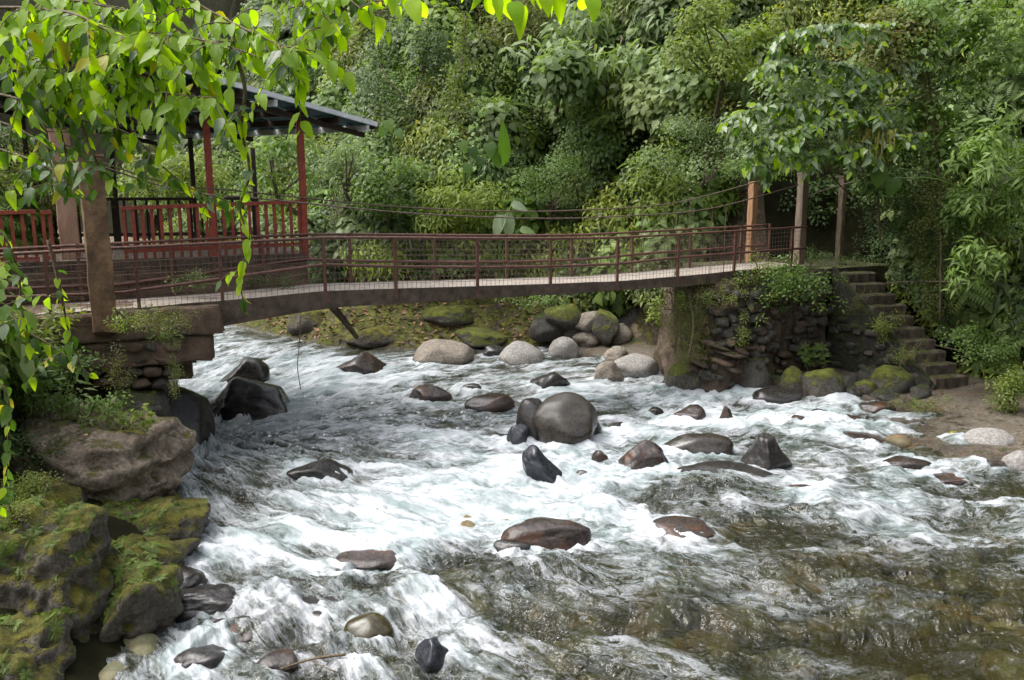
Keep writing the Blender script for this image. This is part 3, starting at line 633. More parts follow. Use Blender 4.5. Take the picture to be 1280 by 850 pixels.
# ------------------------------------------------------------------ the bridge
BA, BS = np.array([-8.3, 13.25]), .525
un = np.array([1, BS, 0]) / math.hypot(1, BS); nn = np.array([-un[1], un[0], 0])
def bp(px, py, off=0.0):
    """pixel -> point on the upright plane through the near (off=0) side of the bridge"""
    d = ray(px, py); # Y - BA.y = BS (X-BA.x)   (shifted by off along nn)
    s = (BA[1] + nn[1] * off - BS * (BA[0] + nn[0] * off)) / (d[1] - BS * d[0]); return np.array([0, 0, CAMZ]) + s * d
def bline(pts): 
    W = np.array([bp(*p) for p in pts]); W = W[np.argsort(W[:, 0])]; return lambda x: np.interp(x, W[:, 0], W[:, 2])
TOPZ = bline([(-60, 321), (0, 318), (148, 310), (277, 303.5), (403, 297), (494, 297), (600, 298), (690, 298), (770, 297), (845, 293), (985, 285), (1010, 283)])
DECKZ = bline([(-60, 402), (0, 397), (158, 386), (277, 377), (405, 364), (493, 361), (595, 358), (686, 355), (770, 352), (845, 346), (940, 337), (1000, 332), (1050, 329)])
BOTZ = bline([(-60, 440), (160, 421), (232, 415), (400, 386.5), (430, 383), (600, 372), (700, 368), (845, 358), (1000, 345)])
MIDZ = bline([(-60, 372), (0, 372), (150, 366), (403, 330.5), (493, 333), (600, 334), (686, 333), (770, 330), (845, 322), (990, 311)])
def bx_of(px): return bp(px, 360)[0]
def bpt(x, z, off=0.0): y = BA[1] + BS * (x - BA[0]); return np.array([x + nn[0] * off, y + nn[1] * off, z])
WID = 1.35
x0, x1 = bx_of(-70), bx_of(1003)
bridge = thing('footbridge', bpt(x0, DECKZ(x0)), 'narrow suspended footbridge with rusty mesh railings spanning the river', 'bridge')
XS = np.linspace(x0, x1, 60)
def strip(prof, name, mat, bevel=0, smooth=False):
    """prof(x) -> list of (off, z) cross section, swept along the bridge"""
    V = []; n = len(prof(XS[0]))
    for x in XS: V += [bpt(x, z, o) for o, z in prof(x)]
    F = [(i * n + k, i * n + (k + 1) % n, (i + 1) * n + (k + 1) % n, (i + 1) * n + k) for i in range(len(XS) - 1) for k in range(n)]
    F += [tuple(range(n)), tuple((len(XS) - 1) * n + k for k in range(n))[::-1]]
    m = MB(); m.add(V, F); return m.build(name, mat, bridge, smooth)
wob = lambda x, s: (float(vnoise(np.array([[x * 1.7, s, 0.]]))[0]) - .5)
strip(lambda x: [(.02, DECKZ(x) - .05), (WID, DECKZ(x) - .05), (WID, DECKZ(x)), (.02, DECKZ(x) + .004)], 'deck', M['deck'])
strip(lambda x: [(-.06, BOTZ(x) + .03 * wob(x, 3)), (.10, BOTZ(x) + .02), (.10, DECKZ(x) - .052), (-.06 + .02 * wob(x, 1), DECKZ(x) + .012 + .03 * wob(x, 2))], 'edge_beam', M['beam'])
strip(lambda x: [(WID - .1, BOTZ(x) + .06), (WID + .06, BOTZ(x) + .06), (WID + .06, DECKZ(x) + .01), (WID + .002, DECKZ(x) + .012), (WID - .1, DECKZ(x) - .052)], 'edge_beam', M['beam'])
for o_ in (-.02, WID + .02):
    for nm, zf, r_ in (('top_rail', TOPZ, .028), ('middle_rail', MIDZ, .03)):
        m = MB(); m.tube([bpt(x, zf(x), o_) for x in XS], r_, 8); m.build(nm, M['rust'], bridge, True)
npx = [-40, 60, 172, 277, 406, 494, 596, 687, 770, 845, 915, 985]
for px in npx:
    x = bx_of(px); m = MB(); m.box(bpt(x, (TOPZ(x) + DECKZ(x)) / 2 - .1, -.035), .055, .055, TOPZ(x) - DECKZ(x) + .22, np.array([[un[0], nn[0], 0], [un[1], nn[1], 0], [0, 0, 1]])); m.build('rail_post', M['rust'], bridge)
for px in [-10, 100, 215, 330, 439, 544, 634, 715, 790, 862, 925, 960]:
    d = bp(px, 340, WID); x = d[0] - nn[0] * WID
    m = MB(); m.box(bpt(x, (TOPZ(x) + DECKZ(x)) / 2, WID + .02), .055, .055, TOPZ(x) - DECKZ(x) + .06, np.array([[un[0], nn[0], 0], [un[1], nn[1], 0], [0, 0, 1]])); m.build('rail_post', M['rust'], bridge)
for o_ in (-.005, WID + .005):
    m = MB(); xw = np.arange(x0, x1, .088)
    for i, x in enumerate(xw): m.tube([bpt(x + .01 * wob(x * 3, 7), DECKZ(x) - .0, o_), bpt(x, TOPZ(x), o_)], .0035, 4, False)
    for k in range(1, 9):
        m.tube([bpt(x, DECKZ(x) + (TOPZ(x) - DECKZ(x)) * k / 9 + .012 * wob(x * 2, 11 + k), o_) for x in XS], .0035, 4, False)
    tag(m.build('wire_mesh', M['wire'], bridge), kind='stuff')
# suspension cables and hangers
CN = [(118, 205), (225, 238), (320, 247.5), (420, 258), (500, 265.5), (600, 271), (700, 273), (800, 269), (850, 266), (889, 260.5), (940, 248), (998, 231)]
for o_, dz in ((0, 0), (WID, .12)):
    pts = np.array([bp(*p) for p in CN]); pts[:, 2] += dz; pts[:, :2] += nn[:2] * o_
    cb = MB(); cb.tube(curve_pts(pts, 60), .016, 6); cb.build('cable', M['wire'], bridge, True)
    for px in (889, 845, 906):
        q = bp(px, 300); zc = np.interp(q[0], pts[:, 0] - nn[0] * o_, pts[:, 2]); 
        h_ = MB(); h_.tube([bpt(q[0], zc, o_), bpt(q[0], DECKZ(q[0]), o_)], .009, 5); h_.build('hanger_rod', M['wire'], bridge)
wlog = MB(); pA = bp(405, 372, .2); pB = aty(446, 422, 16.9); wlog.tube(curve_pts([pA, (pA + pB) / 2 + [.05, 0, -.03], pB], 10), np.linspace(.09, .045, 10), 8)
o = wlog.build('driftwood', M['bark'], None, True); tag(o, 'dark broken branch leaning against the bridge beam', 'branch')
hw = MB(); a = bp(377, 375, -.05); b = bp(373, 430, -.05); c = bp(376, 487, -.05); hw.tube(curve_pts([a, b + [0.02, 0, 0], (b + c) / 2 - [.04, 0, 0], c], 24), .009, 5)
tag(hw.build('hanging_wire', M['wire'], None, True), 'bent wire hanging down from the deck over the rapids', 'wire')

# ------------------------------------------------------------------ towers / posts
def rough_post(name, base, top, w, mat, label, cat, jit=.015, nseg=10):
    base = np.array(base, float); top = np.array(top, float); rt = thing(name, base, label, cat)
    V = []; prof = [(-1, -1), (-.2, -1.03), (1, -1), (1.03, .1), (1, 1), (0, 1.02), (-1, 1), (-1.02, 0)]
    for i in range(nseg + 1):
        c = base + (top - base) * i / nseg
        for x, y in prof: V.append(c + (un * x + nn * y) * w / 2 + (rng.random(3) - .5) * jit)
    n = len(prof); F = [(i * n + k, i * n + (k + 1) % n, (i + 1) * n + (k + 1) % n, (i + 1) * n + k) for i in range(nseg) for k in range(n)]
    F += [tuple(range(n))[::-1], tuple(nseg * n + k for k in range(n))]
    m = MB(); m.add(V, F); m.build('shaft', mat, rt, bevel=.012)
    c = MB(); c.box(top + [0, 0, .025], w * 1.12, w * 1.12, .05, np.array([[un[0], nn[0], 0], [un[1], nn[1], 0], [0, 0, 1]]), jit); c.build('cap', mat, rt)
    return rt
q = bp(131, 404, -.30); rough_post('bridge_pillar', (q[0], q[1], 2.65), (q[0], q[1], aty(131, 196, q[1])[2]), .37, M['pillar'], 'thick mossy concrete pillar at the left end of the footbridge', 'pillar', .03)
q = aty(94, 372, 15.6); rough_post('bridge_pillar', (q[0], q[1], 2.7), (q[0], q[1], aty(94, 165, 15.6)[2]), .34, M['pillar_pale'], 'paler pinkish pillar standing behind the mossy one at the left', 'pillar', .02)
q = aty(998, 330, 21.9); rough_post('bridge_post', q, (q[0], q[1], aty(998, 218, 21.9)[2]), .22, M['post_grey'], 'grey brown post on the near side at the right bridge end', 'post', .02)
q = aty(937, 330, 23.1); rough_post('bridge_post', q, (q[0], q[1], aty(937, 229, 23.1)[2]), .2, M['post_orange'], 'orange brown post on the far side at the right bridge end', 'post', .02)
q = aty(1048, 335, 24.3); rough_post('bridge_post', (q[0], q[1], q[2] - .3), (q[0], q[1] + .1, aty(1052, 222, 24.3)[2]), .17, M['bark'], 'shadowed post set back in the dark behind the landing', 'post', .02)

# ------------------------------------------------------------------ left abutment
ab = thing('left_abutment', (-6.6, 13.9, 1.2), 'layered brown concrete abutment carrying the left pillars', 'abutment')
ab.name = 'bridge_abutment'
FR = np.array([[un[0], nn[0], 0], [un[1], nn[1], 0], [0, 0, 1]])
def slab(c, sx, sy, sz, seed, sub=12):
    m = MB(); import bmesh
    bm = bmesh.new(); bmesh.ops.create_cube(bm, size=1); bmesh.ops.subdivide_edges(bm, edges=bm.edges, cuts=sub, use_grid_fill=True)
    V = np.array([v.co[:] for v in bm.verts]) * [sx, sy, sz]; Fc = [[v.index for v in f.verts] for f in bm.faces]; bm.free()
    e = np.sort(np.abs(V / [sx, sy, sz]), axis=1)[:, 1]
    V *= (1 - .03 * ss(.4, .5, e))[:, None]
    Nz = np.stack([fbm(V * 2.5 + seed + 40 * k, 4) - .5 for k in range(3)], 1); V += Nz * .13
    V = V @ FR.T + np.array(c); m.add(V, Fc); return m
def bpc(px, off, z): d = bp(px, 400, off); return np.array([d[0], d[1], z])
cA = bpc(128, .55, 2.72); slab(cA, 3.9, 1.75, .5, 1).build('upper_slab', M['concrete'], ab)
cB = bpc(122, .60, 2.22); slab(cB, 3.7, 1.7, .50, 2).build('lower_slab', M['concrete'], ab)
cC = bpc(112, .75, 1.82); slab(cC, 3.2, 1.5, .36, 3).build('footing', M['concrete'], ab)
cD = bpc(60, .75, 1.2); slab(cD, 2.6, 1.6, 1.2, 9).build('footing', M['wall_stone'], ab)
ns = 0
for row in range(4):
    for k in range(5):
        px = 118 + k * 24 + (row % 2) * 10; py = 434 + row * 15
        if px > 214: continue
        p = bp(px, py, -.18 + .02 * row); P, F = rock_shape(300 + ns, 3, .4, .1); ns += 1
        P = P * [.17, .12, .105] @ FR.T + p - np.array(world_loc(ab)); link('stone', mesh_np('stone', P, F), ab, M['concrete'] if ns % 2 else M['wall_stone'])
for (px, py, L, dz, lb) in ((205, 433, .55, 0, 'upper splintered beam end sticking out of the left abutment'), (216, 446, .5, .02, 'lower splintered beam end sticking out of the left abutment')):
    a = bp(px - 18, py - 5, -.1); b = bp(px + 30, py + 3 if dz else py - 2, -.15); m = MB(); m.beam(a, b, .1, .13); o = m.build('beam_stub', M['beam'], None); tag(o, lb, 'beam')

# ------------------------------------------------------------------ right abutment, wall, stairs
rab = thing('bridge_abutment', (6.2, 20.4, 0), 'rubble stone abutment overgrown with moss under the right bridge end', 'abutment')
def skin(cols, rows, name, mat, parent, seed, amp=.12):
    """cols: list of top (x,y,ztop,zbot) running left to right -> rough standing surface plus a top shelf going back"""
    C_ = np.array(cols, float); d = np.r_[0, np.cumsum(np.hypot(*np.diff(C_[:, :2], axis=0).T))]; n = int(d[-1] / .07) + 2; s_ = np.linspace(0, d[-1], n)
    Q = np.stack([np.interp(s_, d, C_[:, k]) for k in range(4)], 1); V = []
    tn = np.gradient(Q[:, :2], axis=0); tn /= np.linalg.norm(tn, axis=1)[:, None]; on = np.stack([tn[:, 1], -tn[:, 0]], 1)
    for r in range(rows):
        f = r / (rows - 1); z = Q[:, 3] + (Q[:, 2] - Q[:, 3]) * f
        P = np.stack([Q[:, 0], Q[:, 1], z], 1); nz = fbm(P * 1.6 + seed, 5) - .5; nz2 = (1 - np.abs(2 * fbm(P * 3 + seed, 4) - 1)) - .75
        o_ = (nz * 2.4 + nz2 * .8) * amp + .22 * (1 - f)
        P[:, 0] += on[:, 0] * o_; P[:, 1] += on[:, 1] * o_; V.append(P)
    back = V[-1].copy(); back[:, :2] -= on * .25; back[:, 2] += .01; V.append(back)
    b2 = back.copy(); b2[:, :2] -= on * 1.3; V.append(b2)
    V = np.concatenate(V); rows += 2; i = np.arange(rows - 1)[:, None] * n + np.arange(n - 1)[None]
    F = np.stack([i, i + 1, i + n + 1, i + n], -1).reshape(-1, 4)
    return link(name, mesh_np(name, V - np.array(world_loc(parent)), F), parent, mat), Q, on
DZ = 2.93
L0 = aty(858, 350, 20.35); L1 = aty(905, 350, 20.0); L2 = aty(960, 350, 20.8); L3 = aty(1034, 345, 21.9)
cols = [(L0[0] - .1, 22.5, DZ - .25, -.2), (L0[0], 20.5, DZ - .2, -.3), (L1[0], 20.1, DZ - .15, -.3), (L2[0], 20.9, DZ - .02, -.3), (L3[0], 21.95, DZ, -.3)]
_, Q, on = skin(cols, 34, 'body', M['abut'], rab, 3, .16)
# individually pickable stones set in the faces
for k in range(210):
    f = .34 + .66 * rng.random(); i = int(f * (len(Q) - 1)); zf = rng.random() ** .8
    z = Q[i, 3] + .35 + (Q[i, 2] - Q[i, 3] - .5) * zf; s_ = rng.uniform(.10, .24)
    c = np.array([Q[i, 0] + on[i, 0] * (.04 + .2 * (1 - zf)), Q[i, 1] + on[i, 1] * (.04 + .2 * (1 - zf)), z])
    P, F = rock_shape(900 + k, 3, .4, .09); P = np.sign(P) * np.abs(P) ** .75 * [s_ * 1.15, s_ * .6, s_ * .62]; a = rng.uniform(-.4, .4)
    P = P @ np.array(Euler((a, a * .7, rng.uniform(0, 3))).to_matrix()).T
    o = link('stone', mesh_np('stone', P, F), rab, M[['wall_stone', 'abut', 'rock_moss_dark'][k % 3]]); o.location = Vector([float(v) for v in c - np.array(world_loc(rab))])
# broken splintery ledge, left of the face
for k in range(8):
    px = 868 + rng.random() * 60; py = 425 + k * 4.6 + rng.random() * 4; p = aty(px, py, 19.9 + rng.random() * .15)
    P, F = rock_shape(1500 + k, 3, .6, .12); P = P * [rng.uniform(.22, .42), .2, rng.uniform(.06, .11)]; P = P @ np.array(Euler((.1, R(16 + rng.uniform(-6, 6)), rng.uniform(-.3, .3))).to_matrix()).T
    o = link('stone', mesh_np('stone', P, F), rab, M['abut'] if k % 2 else M['concrete']); o.location = Vector([float(v) for v in p - np.array(world_loc(rab))])
lm = MB(); lm.box((7.9, 23.5, DZ - .12), 5.0, 3.2, .24, FR); lm.build('landing', M['step'], rab)

TL = atz(1043, 336, 2.92); BLc = atz(1166, 480, .32); lat = np.array([.92, .28, 0])
st = thing('stone_staircase', BLc, 'mossy stone steps climbing from the right bank up to the bridge', 'stairs')
NS = 10
for k in range(NS):
    f0 = k / NS; a = TL + (BLc - TL) * f0; b = TL + (BLc - TL) * (k + 1.0) / NS
    zt = TL[2] - (TL[2] - BLc[2]) * (k + .35) / NS; run = (b - a); run[2] = 0; run = run * 1.28
    wj = rng.uniform(-.04, .04, 4)
    p00 = a - lat * .02; p10 = a + lat * (1.0 + wj[0]); p01 = p00 + run * (1 + wj[1]); p11 = p10 + run * (1 + wj[2])
    zb = zt - .42; nx = 8; V = []
    # nosing with a chipped, uneven edge
    secs = []
    for i in range(nx + 1):
        g = i / nx; A_ = p00 + (p10 - p00) * g; B_ = p01 + (p11 - p01) * g; ch = rng.uniform(-.02, .02)
        ud = run / np.linalg.norm(run)
        secs.append([(A_[0], A_[1], zb), (A_[0], A_[1], zt + ch * .4), (*(B_ - ud * .04)[:2], zt + ch), (*(B_ + ud * ch)[:2], zt - .035), (*(B_ + ud * ch * .5)[:2], zb)])
    for s_ in secs: V += s_
    F = [(i * 5 + j, (i + 1) * 5 + j, (i + 1) * 5 + (j + 1) % 5, i * 5 + (j + 1) % 5) for i in range(nx) for j in range(5)] + [tuple(range(5)), tuple(nx * 5 + j for j in range(5))[::-1]]
    m = MB(); m.add(V, F); m.build('step', M['step'], st)
# side wall of the stairs with a mossy sloping kerb
dn = (BLc - TL); pr = np.array([-.72, -.69, 0]) * .12
m = MB(); n = 24; V = []
for i in range(n + 1):
    c = TL + dn * (i / n) * 1.03 + [0, 0, .06]; j = rng.uniform(-.02, .02)
    V += [(c[0] + pr[0], c[1] + pr[1], -.3), (c[0] + pr[0] + j, c[1] + pr[1], c[2] + j), (c[0] - pr[0] * .2, c[1] - pr[1] * .2, c[2] + .015 + j), (c[0] - pr[0] * .2, c[1] - pr[1] * .2, -.3)]
m.add(V, [(i * 4 + j, (i + 1) * 4 + j, (i + 1) * 4 + (j + 1) % 4, i * 4 + (j + 1) % 4) for i in range(n) for j in range(4)] + [(0, 1, 2, 3), (n * 4 + 3, n * 4 + 2, n * 4 + 1, n * 4)])
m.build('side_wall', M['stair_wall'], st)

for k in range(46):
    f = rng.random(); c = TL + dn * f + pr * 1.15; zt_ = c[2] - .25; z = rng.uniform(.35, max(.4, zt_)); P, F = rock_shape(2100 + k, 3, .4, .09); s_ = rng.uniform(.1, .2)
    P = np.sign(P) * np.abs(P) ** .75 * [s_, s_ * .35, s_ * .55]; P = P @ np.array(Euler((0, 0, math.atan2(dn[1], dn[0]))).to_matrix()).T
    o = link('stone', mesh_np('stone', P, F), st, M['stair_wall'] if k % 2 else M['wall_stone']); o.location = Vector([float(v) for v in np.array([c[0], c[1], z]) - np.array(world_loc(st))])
# ------------------------------------------------------------------ shelter (red railings, teal roof)
FA, FB = aty(-60, 268, 14.4), aty(379, 252, 17.0)       # top-rail line of the shelter's river side
sh = thing('riverside_shelter', (-7.5, 17.5, 3.2), 'open riverside shelter with red railings and sloping teal roof', 'shelter')
def fline(px, Y0=None):       # point of that line seen at px
    a = (px - 640) / FPX; d = FB - FA
    # X = a*fwd ; approximate fwd by Y*CP-(z-5)*SP
    best = min(np.linspace(0, 1.0, 2000), key=lambda s_: abs(project(*(FA + d * s_))[0] - px)); return FA + d * best
def ftop(s_): return FA + (FB - FA) * s_
fdir = (FB - FA)[:2]; fdir = np.array([*fdir / np.linalg.norm(fdir), 0]); fback = np.array([-fdir[1], fdir[0], 0])
# floor
fl = MB(); F0 = FA.copy(); F1 = FB.copy(); zf = 3.72
fl.add([(*(F0 - fback * .08)[:2], zf - .22), (*(F1 - fback * .08)[:2], zf - .22), (*(F1 + fback * 4.6)[:2], zf - .22), (*(F0 + fback * 4.6)[:2], zf - .22),
        (*(F0 - fback * .08)[:2], zf), (*(F1 - fback * .08)[:2], zf), (*(F1 + fback * 4.6)[:2], zf), (*(F0 + fback * 4.6)[:2], zf)], [(3, 2, 1, 0), (4, 5, 6, 7), (0, 1, 5, 4), (1, 2, 6, 5), (2, 3, 7, 6), (3, 0, 4, 7)])
fl.build('floor', M['beam'], sh)
sk = MB(); sk.beam([*(F0 - fback * .1)[:2], 3.1], [*(F1 - fback * .1)[:2], 3.1], .1, .8); sk.build('skirt', M['concrete'], sh)
def rail_run(pa, pb, mat, bal=.165, w=.06, z_bot=.18):
    L = np.linalg.norm(pb - pa); m = MB(); m.beam(pa, pb, .09, .07); m.build('top_rail', mat, sh)
    lo = np.array([0, 0, 1.0]); za, zb = pa - [0, 0, .80], pb - [0, 0, .86]
    m = MB(); m.beam(za, zb, .06, .08); m.build('bottom_rail', mat, sh)
    n = int(L / bal)
    for i in range(n + 1):
        p = pa + (pb - pa) * (i + .3) / (n + .6); m = MB(); zb_ = max(zf - .05, p[2] - 1.12)
        m.box((p[0], p[1], (p[2] - .037 + zb_) / 2), w * rng.uniform(.85, 1.1), .03, p[2] - .037 - zb_, np.array([[fdir[0], fback[0], 0], [fdir[1], fback[1], 0], [0, 0, 1]])); m.build('baluster', mat, sh)
rail_run(fline(150), fline(376), M['red']); rail_run(FA, fline(44), M['red'])
rail_run(fline(50) - [0, 0, .02], fline(64) - [0, 0, .02], M['red'])
bA, bB = FA + fback * 4.4, FB + fback * 4.4 - fdir * .3; bA[2] = bB[2] = 4.8
rail_run(bA, bB, M['dark_rail'], .24)
sA, sB = FB + fback * .15, FB + fback * 4.3; sA = sA.copy(); sB[2] = sA[2]
def shpost(p, ztop, w=.12, mat=None):
    m = MB(); m.box((p[0], p[1], (zf - .1 + ztop) / 2), w, w, ztop - zf + .1, FR); m.build('column', mat or M['red'], sh)
RC = aty(468, 158, 17.7); RN = aty(295, 110, 15.6); RF = aty(188, 171, 21.3)
ex = (RN - RC); ey = (RF - RC)
def roofz(x, y):
    n_ = np.cross(ex, ey); return RC[2] - (n_[0] * (x - RC[0]) + n_[1] * (y - RC[1])) / n_[2]
for px, back in ((380, 0), (264, 0)):
    p = fline(px) if px != 380 else FB.copy(); shpost(p, min(roofz(p[0], p[1]) - .12, 6.9))
for f_ in (.15, .45, .75, 1.0):
    p = bA + (bB - bA) * f_; shpost(p, roofz(p[0], p[1]) - .12, .1, M['dark_rail'])
# piles below the floor
for px, bk in ((60, .3), (20, 3.0), (0, 4.2)):
    p = fline(px) + fback * bk; m = MB(); m.box((p[0], p[1], 1.6), .22, .22, 3.7, FR); m.build('pile', M['dark_rail'], sh)
# roof: corrugated sheets running from the high near edge to the low far eave
nsheet = 11; exn = ex * 1.7
for k in range(nsheet):
    a0 = k / nsheet; a1 = (k + 1) / nsheet - .008; mcol = M['roof_light'] if k in (2, 5, 7) else M['roof']
    V = []; ncor = 8
    for j in range(ncor + 1):
        g = a0 + (a1 - a0) * j / ncor; zz = .035 * (j % 2)
        for s_ in (0, 1): V.append(RC + ey * g + exn * s_ * 1.0 + [0, 0, zz])
    F = [(j * 2, j * 2 + 1, j * 2 + 3, j * 2 + 2) for j in range(ncor)]
    V += [np.array(v) + [0, 0, .012] for v in V]; nb_ = (ncor + 1) * 2; F += [tuple(i + nb_ for i in f)[::-1] for f in F]
    m = MB(); m.add(V, F); m.build('roof_sheet', mcol, sh)
for k in range(8):
    s_ = .03 + k / 7 * .94; m = MB(); m.beam(RC + exn * s_ - [0, 0, .07], RC + exn * s_ + ey - [0, 0, .07], .06, .12); m.build('rafter', M['dark_rail'] if k % 3 else M['white'], sh)
for g in (.04, .5, .97):
    m = MB(); m.beam(RC + ey * g - [0, 0, .17], RC + ey * g + exn - [0, 0, .17], .08, .1); m.build('purlin', M['dark_rail'], sh)
m = MB(); m.beam(RC + [0, 0, .04] - ey * .01, RC + exn + [0, 0, .04] - ey * .01, .05, .09); m.build('fascia', M['white'], sh)
m = MB(); m.beam(RC + [0, 0, .0] - exn * .005, RC + ey - exn * .005, .05, .1); m.build('eave_board', M['dark_rail'], sh)

# ------------------------------------------------------------------ leaves
def leaf_tpl(L=1.0, W=.45, fold=.12, droop=.15):
    """6-triangle leaf along +Y, facing +Z"""
    V = np.array([(0, 0, 0), (0, .5, -.0), (0, 1, -droop), (-.5 * W, .3, fold * W * .6), (-.42 * W, .65, fold * W * .5 - droop * .3), (.5 * W, .3, fold * W * .6), (.42 * W, .65, fold * W * .5 - droop * .3)], float) * L
    F = np.array([(0, 1, 3), (3, 1, 4), (4, 1, 2), (0, 5, 1), (5, 6, 1), (6, 2, 1)]); return V, F
def rot_to(dirv, up):
    """matrices whose columns are (side, dir, normal)"""
    d = dirv / np.linalg.norm(dirv, axis=1)[:, None]; s_ = np.cross(d, up); s_ /= np.linalg.norm(s_, axis=1)[:, None] + 1e-9; n_ = np.cross(s_, d)
    return np.stack([s_, d, n_], 2)
def place(tpl, pos, mats, scl):
    V, F = tpl; n = len(pos); m = len(V)
    W = np.einsum('nij,mj->nmi', mats, V) * np.asarray(scl)[:, None, None] + pos[:, None]
    Fo = (F[None] + (np.arange(n) * m)[:, None, None]).reshape(-1, 3); return W.reshape(-1, 3), Fo
def sprig(kind, r):
    """leafy twig around the origin, pointing +Z, about .5 m"""
    n, L, W, spread, dr = dict(small=(26, .085, .5, .24, .1), ovate=(18, .15, .5, .26, .2), lance=(20, .20, .26, .26, .3), broad=(10, .26, .62, .3, .25), tiny=(34, .055, .6, .22, .1), fern=(0, 0, 0, 0, 0), palm=(9, .34, .22, .1, .35))[kind]
    if kind == 'fern':
        Vs, Fs, off, T = [], [], 0, []
        for k in range(7):
            a = k / 7 * 6.28 + r.random() * .5; out = np.array([math.cos(a), math.sin(a), 0]); m = 12; s_ = np.linspace(.06, 1, m); Lf = r.uniform(.45, .7)
            C = out[None] * (s_ * Lf)[:, None] + np.array([0, 0, 1.]) * ((s_ * .45 - s_ ** 2 * .42) * Lf)[:, None]
            sd_ = np.cross(out, (0, 0, 1)); ll = .16 * np.sin(np.pi * (s_ * .9 + .08)) ** .7
            for sg in (-1, 1):
                dv = sd_[None] * sg + out[None] * .35 - np.array([0, 0, .25]); dv = np.repeat(dv, m, 0); up = np.repeat(np.array([[0, 0, 1.]]), m, 0)
                V, F = place(leaf_tpl(1, .3), C, rot_to(dv, up), ll); Vs.append(V); Fs.append(F + off); off += len(V); T.append(np.repeat(r.random(), len(V)))
        return np.concatenate(Vs), np.concatenate(Fs), np.concatenate(T)
    i = np.arange(n); a = i * 2.4 + r.random() * 6; h = (i + .5) / n; rad = spread * (1 - .5 * h) * r.uniform(.5, 1.15, n)
    pos = np.stack([np.cos(a) * rad, np.sin(a) * rad, (h - .5) * .42 + r.uniform(-.04, .04, n)], 1)
    dv = np.stack([np.cos(a), np.sin(a), r.uniform(-.75, .15, n)], 1); up = np.stack([r.normal(0, .35, n), r.normal(0, .35, n), np.ones(n)], 1)
    V, F = place(leaf_tpl(1, W, .14, dr), pos, rot_to(dv, up), L * r.uniform(.7, 1.25, n)); T = np.repeat(r.random(n), 7)
    return V, F, T
KINDS_ = ['small', 'ovate', 'lance', 'broad', 'tiny', 'fern', 'palm']
SPR = {k: [sprig(k, np.random.default_rng(i + 31 * j)) for i in range(4)] for j, k in enumerate(KINDS_)}
def eul(n_, r):
    t_ = np.arccos(np.clip(n_[:, 2], -1, 1)); az = np.arctan2(n_[:, 0], -n_[:, 1]); return t_, az
def foliage(points, normals, kind, scale, r, droop=0.0):
    """many sprigs as one mesh; returns V,F,T"""
    Vs, Fs, Ts, off = [], [], [], 0
    for p, n_, s_ in zip(points, normals, scale):
        V, F, T = SPR[kind][r.integers(4)]; t_, az = math.acos(max(-1, min(1, n_[2]))), math.atan2(n_[0], -n_[1])
        A = np.array((Matrix.Rotation(az, 3, 'Z') @ Matrix.Rotation(t_, 3, 'X') @ Matrix.Rotation(r.random() * 6.28, 3, 'Z')))
        Vs.append(V @ A.T * s_ + p); Fs.append(F + off); off += len(V); Ts.append(np.clip(T * .6 + r.random() * .4, 0, 1))
    return np.concatenate(Vs), np.concatenate(Fs), np.concatenate(Ts)

# collection of sprigs for the hillside mass (kept out of the scene, used by the node group)
def sprig_coll(name, kinds):
    c = bpy.data.collections.new(name)
    for i, (k, g) in enumerate(kinds):
        for j in range(3):
            V, F, T = SPR[k][j]; me = mesh_np('leaf_sprig', V, F, False, dict(tint=T)); me.materials.append(G[g])
            o = bpy.data.objects.new('leafsprig_%02d_%d' % (i, j), me); c.objects.link(o)
    return c
def gn_mass(name, P, N_, idx, scl, coll, label, r, vary=None):
    if vary is None: vary = np.stack([r.uniform(-.2, .2, len(P)), r.random(len(P)) * .5, np.zeros(len(P))], 1)
    me = bpy.data.meshes.new(name); me.vertices.add(len(P)); me.vertices.foreach_set('co', np.asarray(P, np.float32).ravel())
    t_, az = eul(N_, r); rot = np.stack([t_, r.uniform(-.25, .25, len(P)), az], 1).astype(np.float32)
    a = me.attributes.new('rot', 'FLOAT_VECTOR', 'POINT'); a.data.foreach_set('vector', rot.ravel())
    a = me.attributes.new('vary', 'FLOAT_VECTOR', 'POINT'); a.data.foreach_set('vector', np.asarray(vary, np.float32).ravel())
    a = me.attributes.new('scl', 'FLOAT', 'POINT'); a.data.foreach_set('value', np.asarray(scl, np.float32))
    a = me.attributes.new('idx', 'INT', 'POINT'); a.data.foreach_set('value', np.asarray(idx, np.int32))
    o = link(name, me); tag(o, label, kind='stuff')
    ng = bpy.data.node_groups.new(name, 'GeometryNodeTree'); ng.interface.new_socket('Geometry', in_out='INPUT', socket_type='NodeSocketGeometry'); ng.interface.new_socket('Geometry', in_out='OUTPUT', socket_type='NodeSocketGeometry')
    gi = ng.nodes.new('NodeGroupInput'); go = ng.nodes.new('NodeGroupOutput'); ip = ng.nodes.new('GeometryNodeInstanceOnPoints'); ci = ng.nodes.new('GeometryNodeCollectionInfo')
    ci.inputs['Collection'].default_value = coll; ci.inputs['Separate Children'].default_value = True; ci.inputs['Reset Children'].default_value = True
    def na(nm, ty): x = ng.nodes.new('GeometryNodeInputNamedAttribute'); x.data_type = ty; x.inputs['Name'].default_value = nm; return x.outputs[0]
    L_ = ng.links.new; L_(gi.outputs[0], ip.inputs['Points']); L_(ci.outputs[0], ip.inputs['Instance']); ip.inputs['Pick Instance'].default_value = True
    L_(na('idx', 'INT'), ip.inputs['Instance Index']); L_(na('rot', 'FLOAT_VECTOR'), ip.inputs['Rotation']); L_(na('scl', 'FLOAT'), ip.inputs['Scale']); L_(ip.outputs[0], go.inputs[0])
    md = o.modifiers.new('leaves', 'NODES'); md.node_group = ng; return o
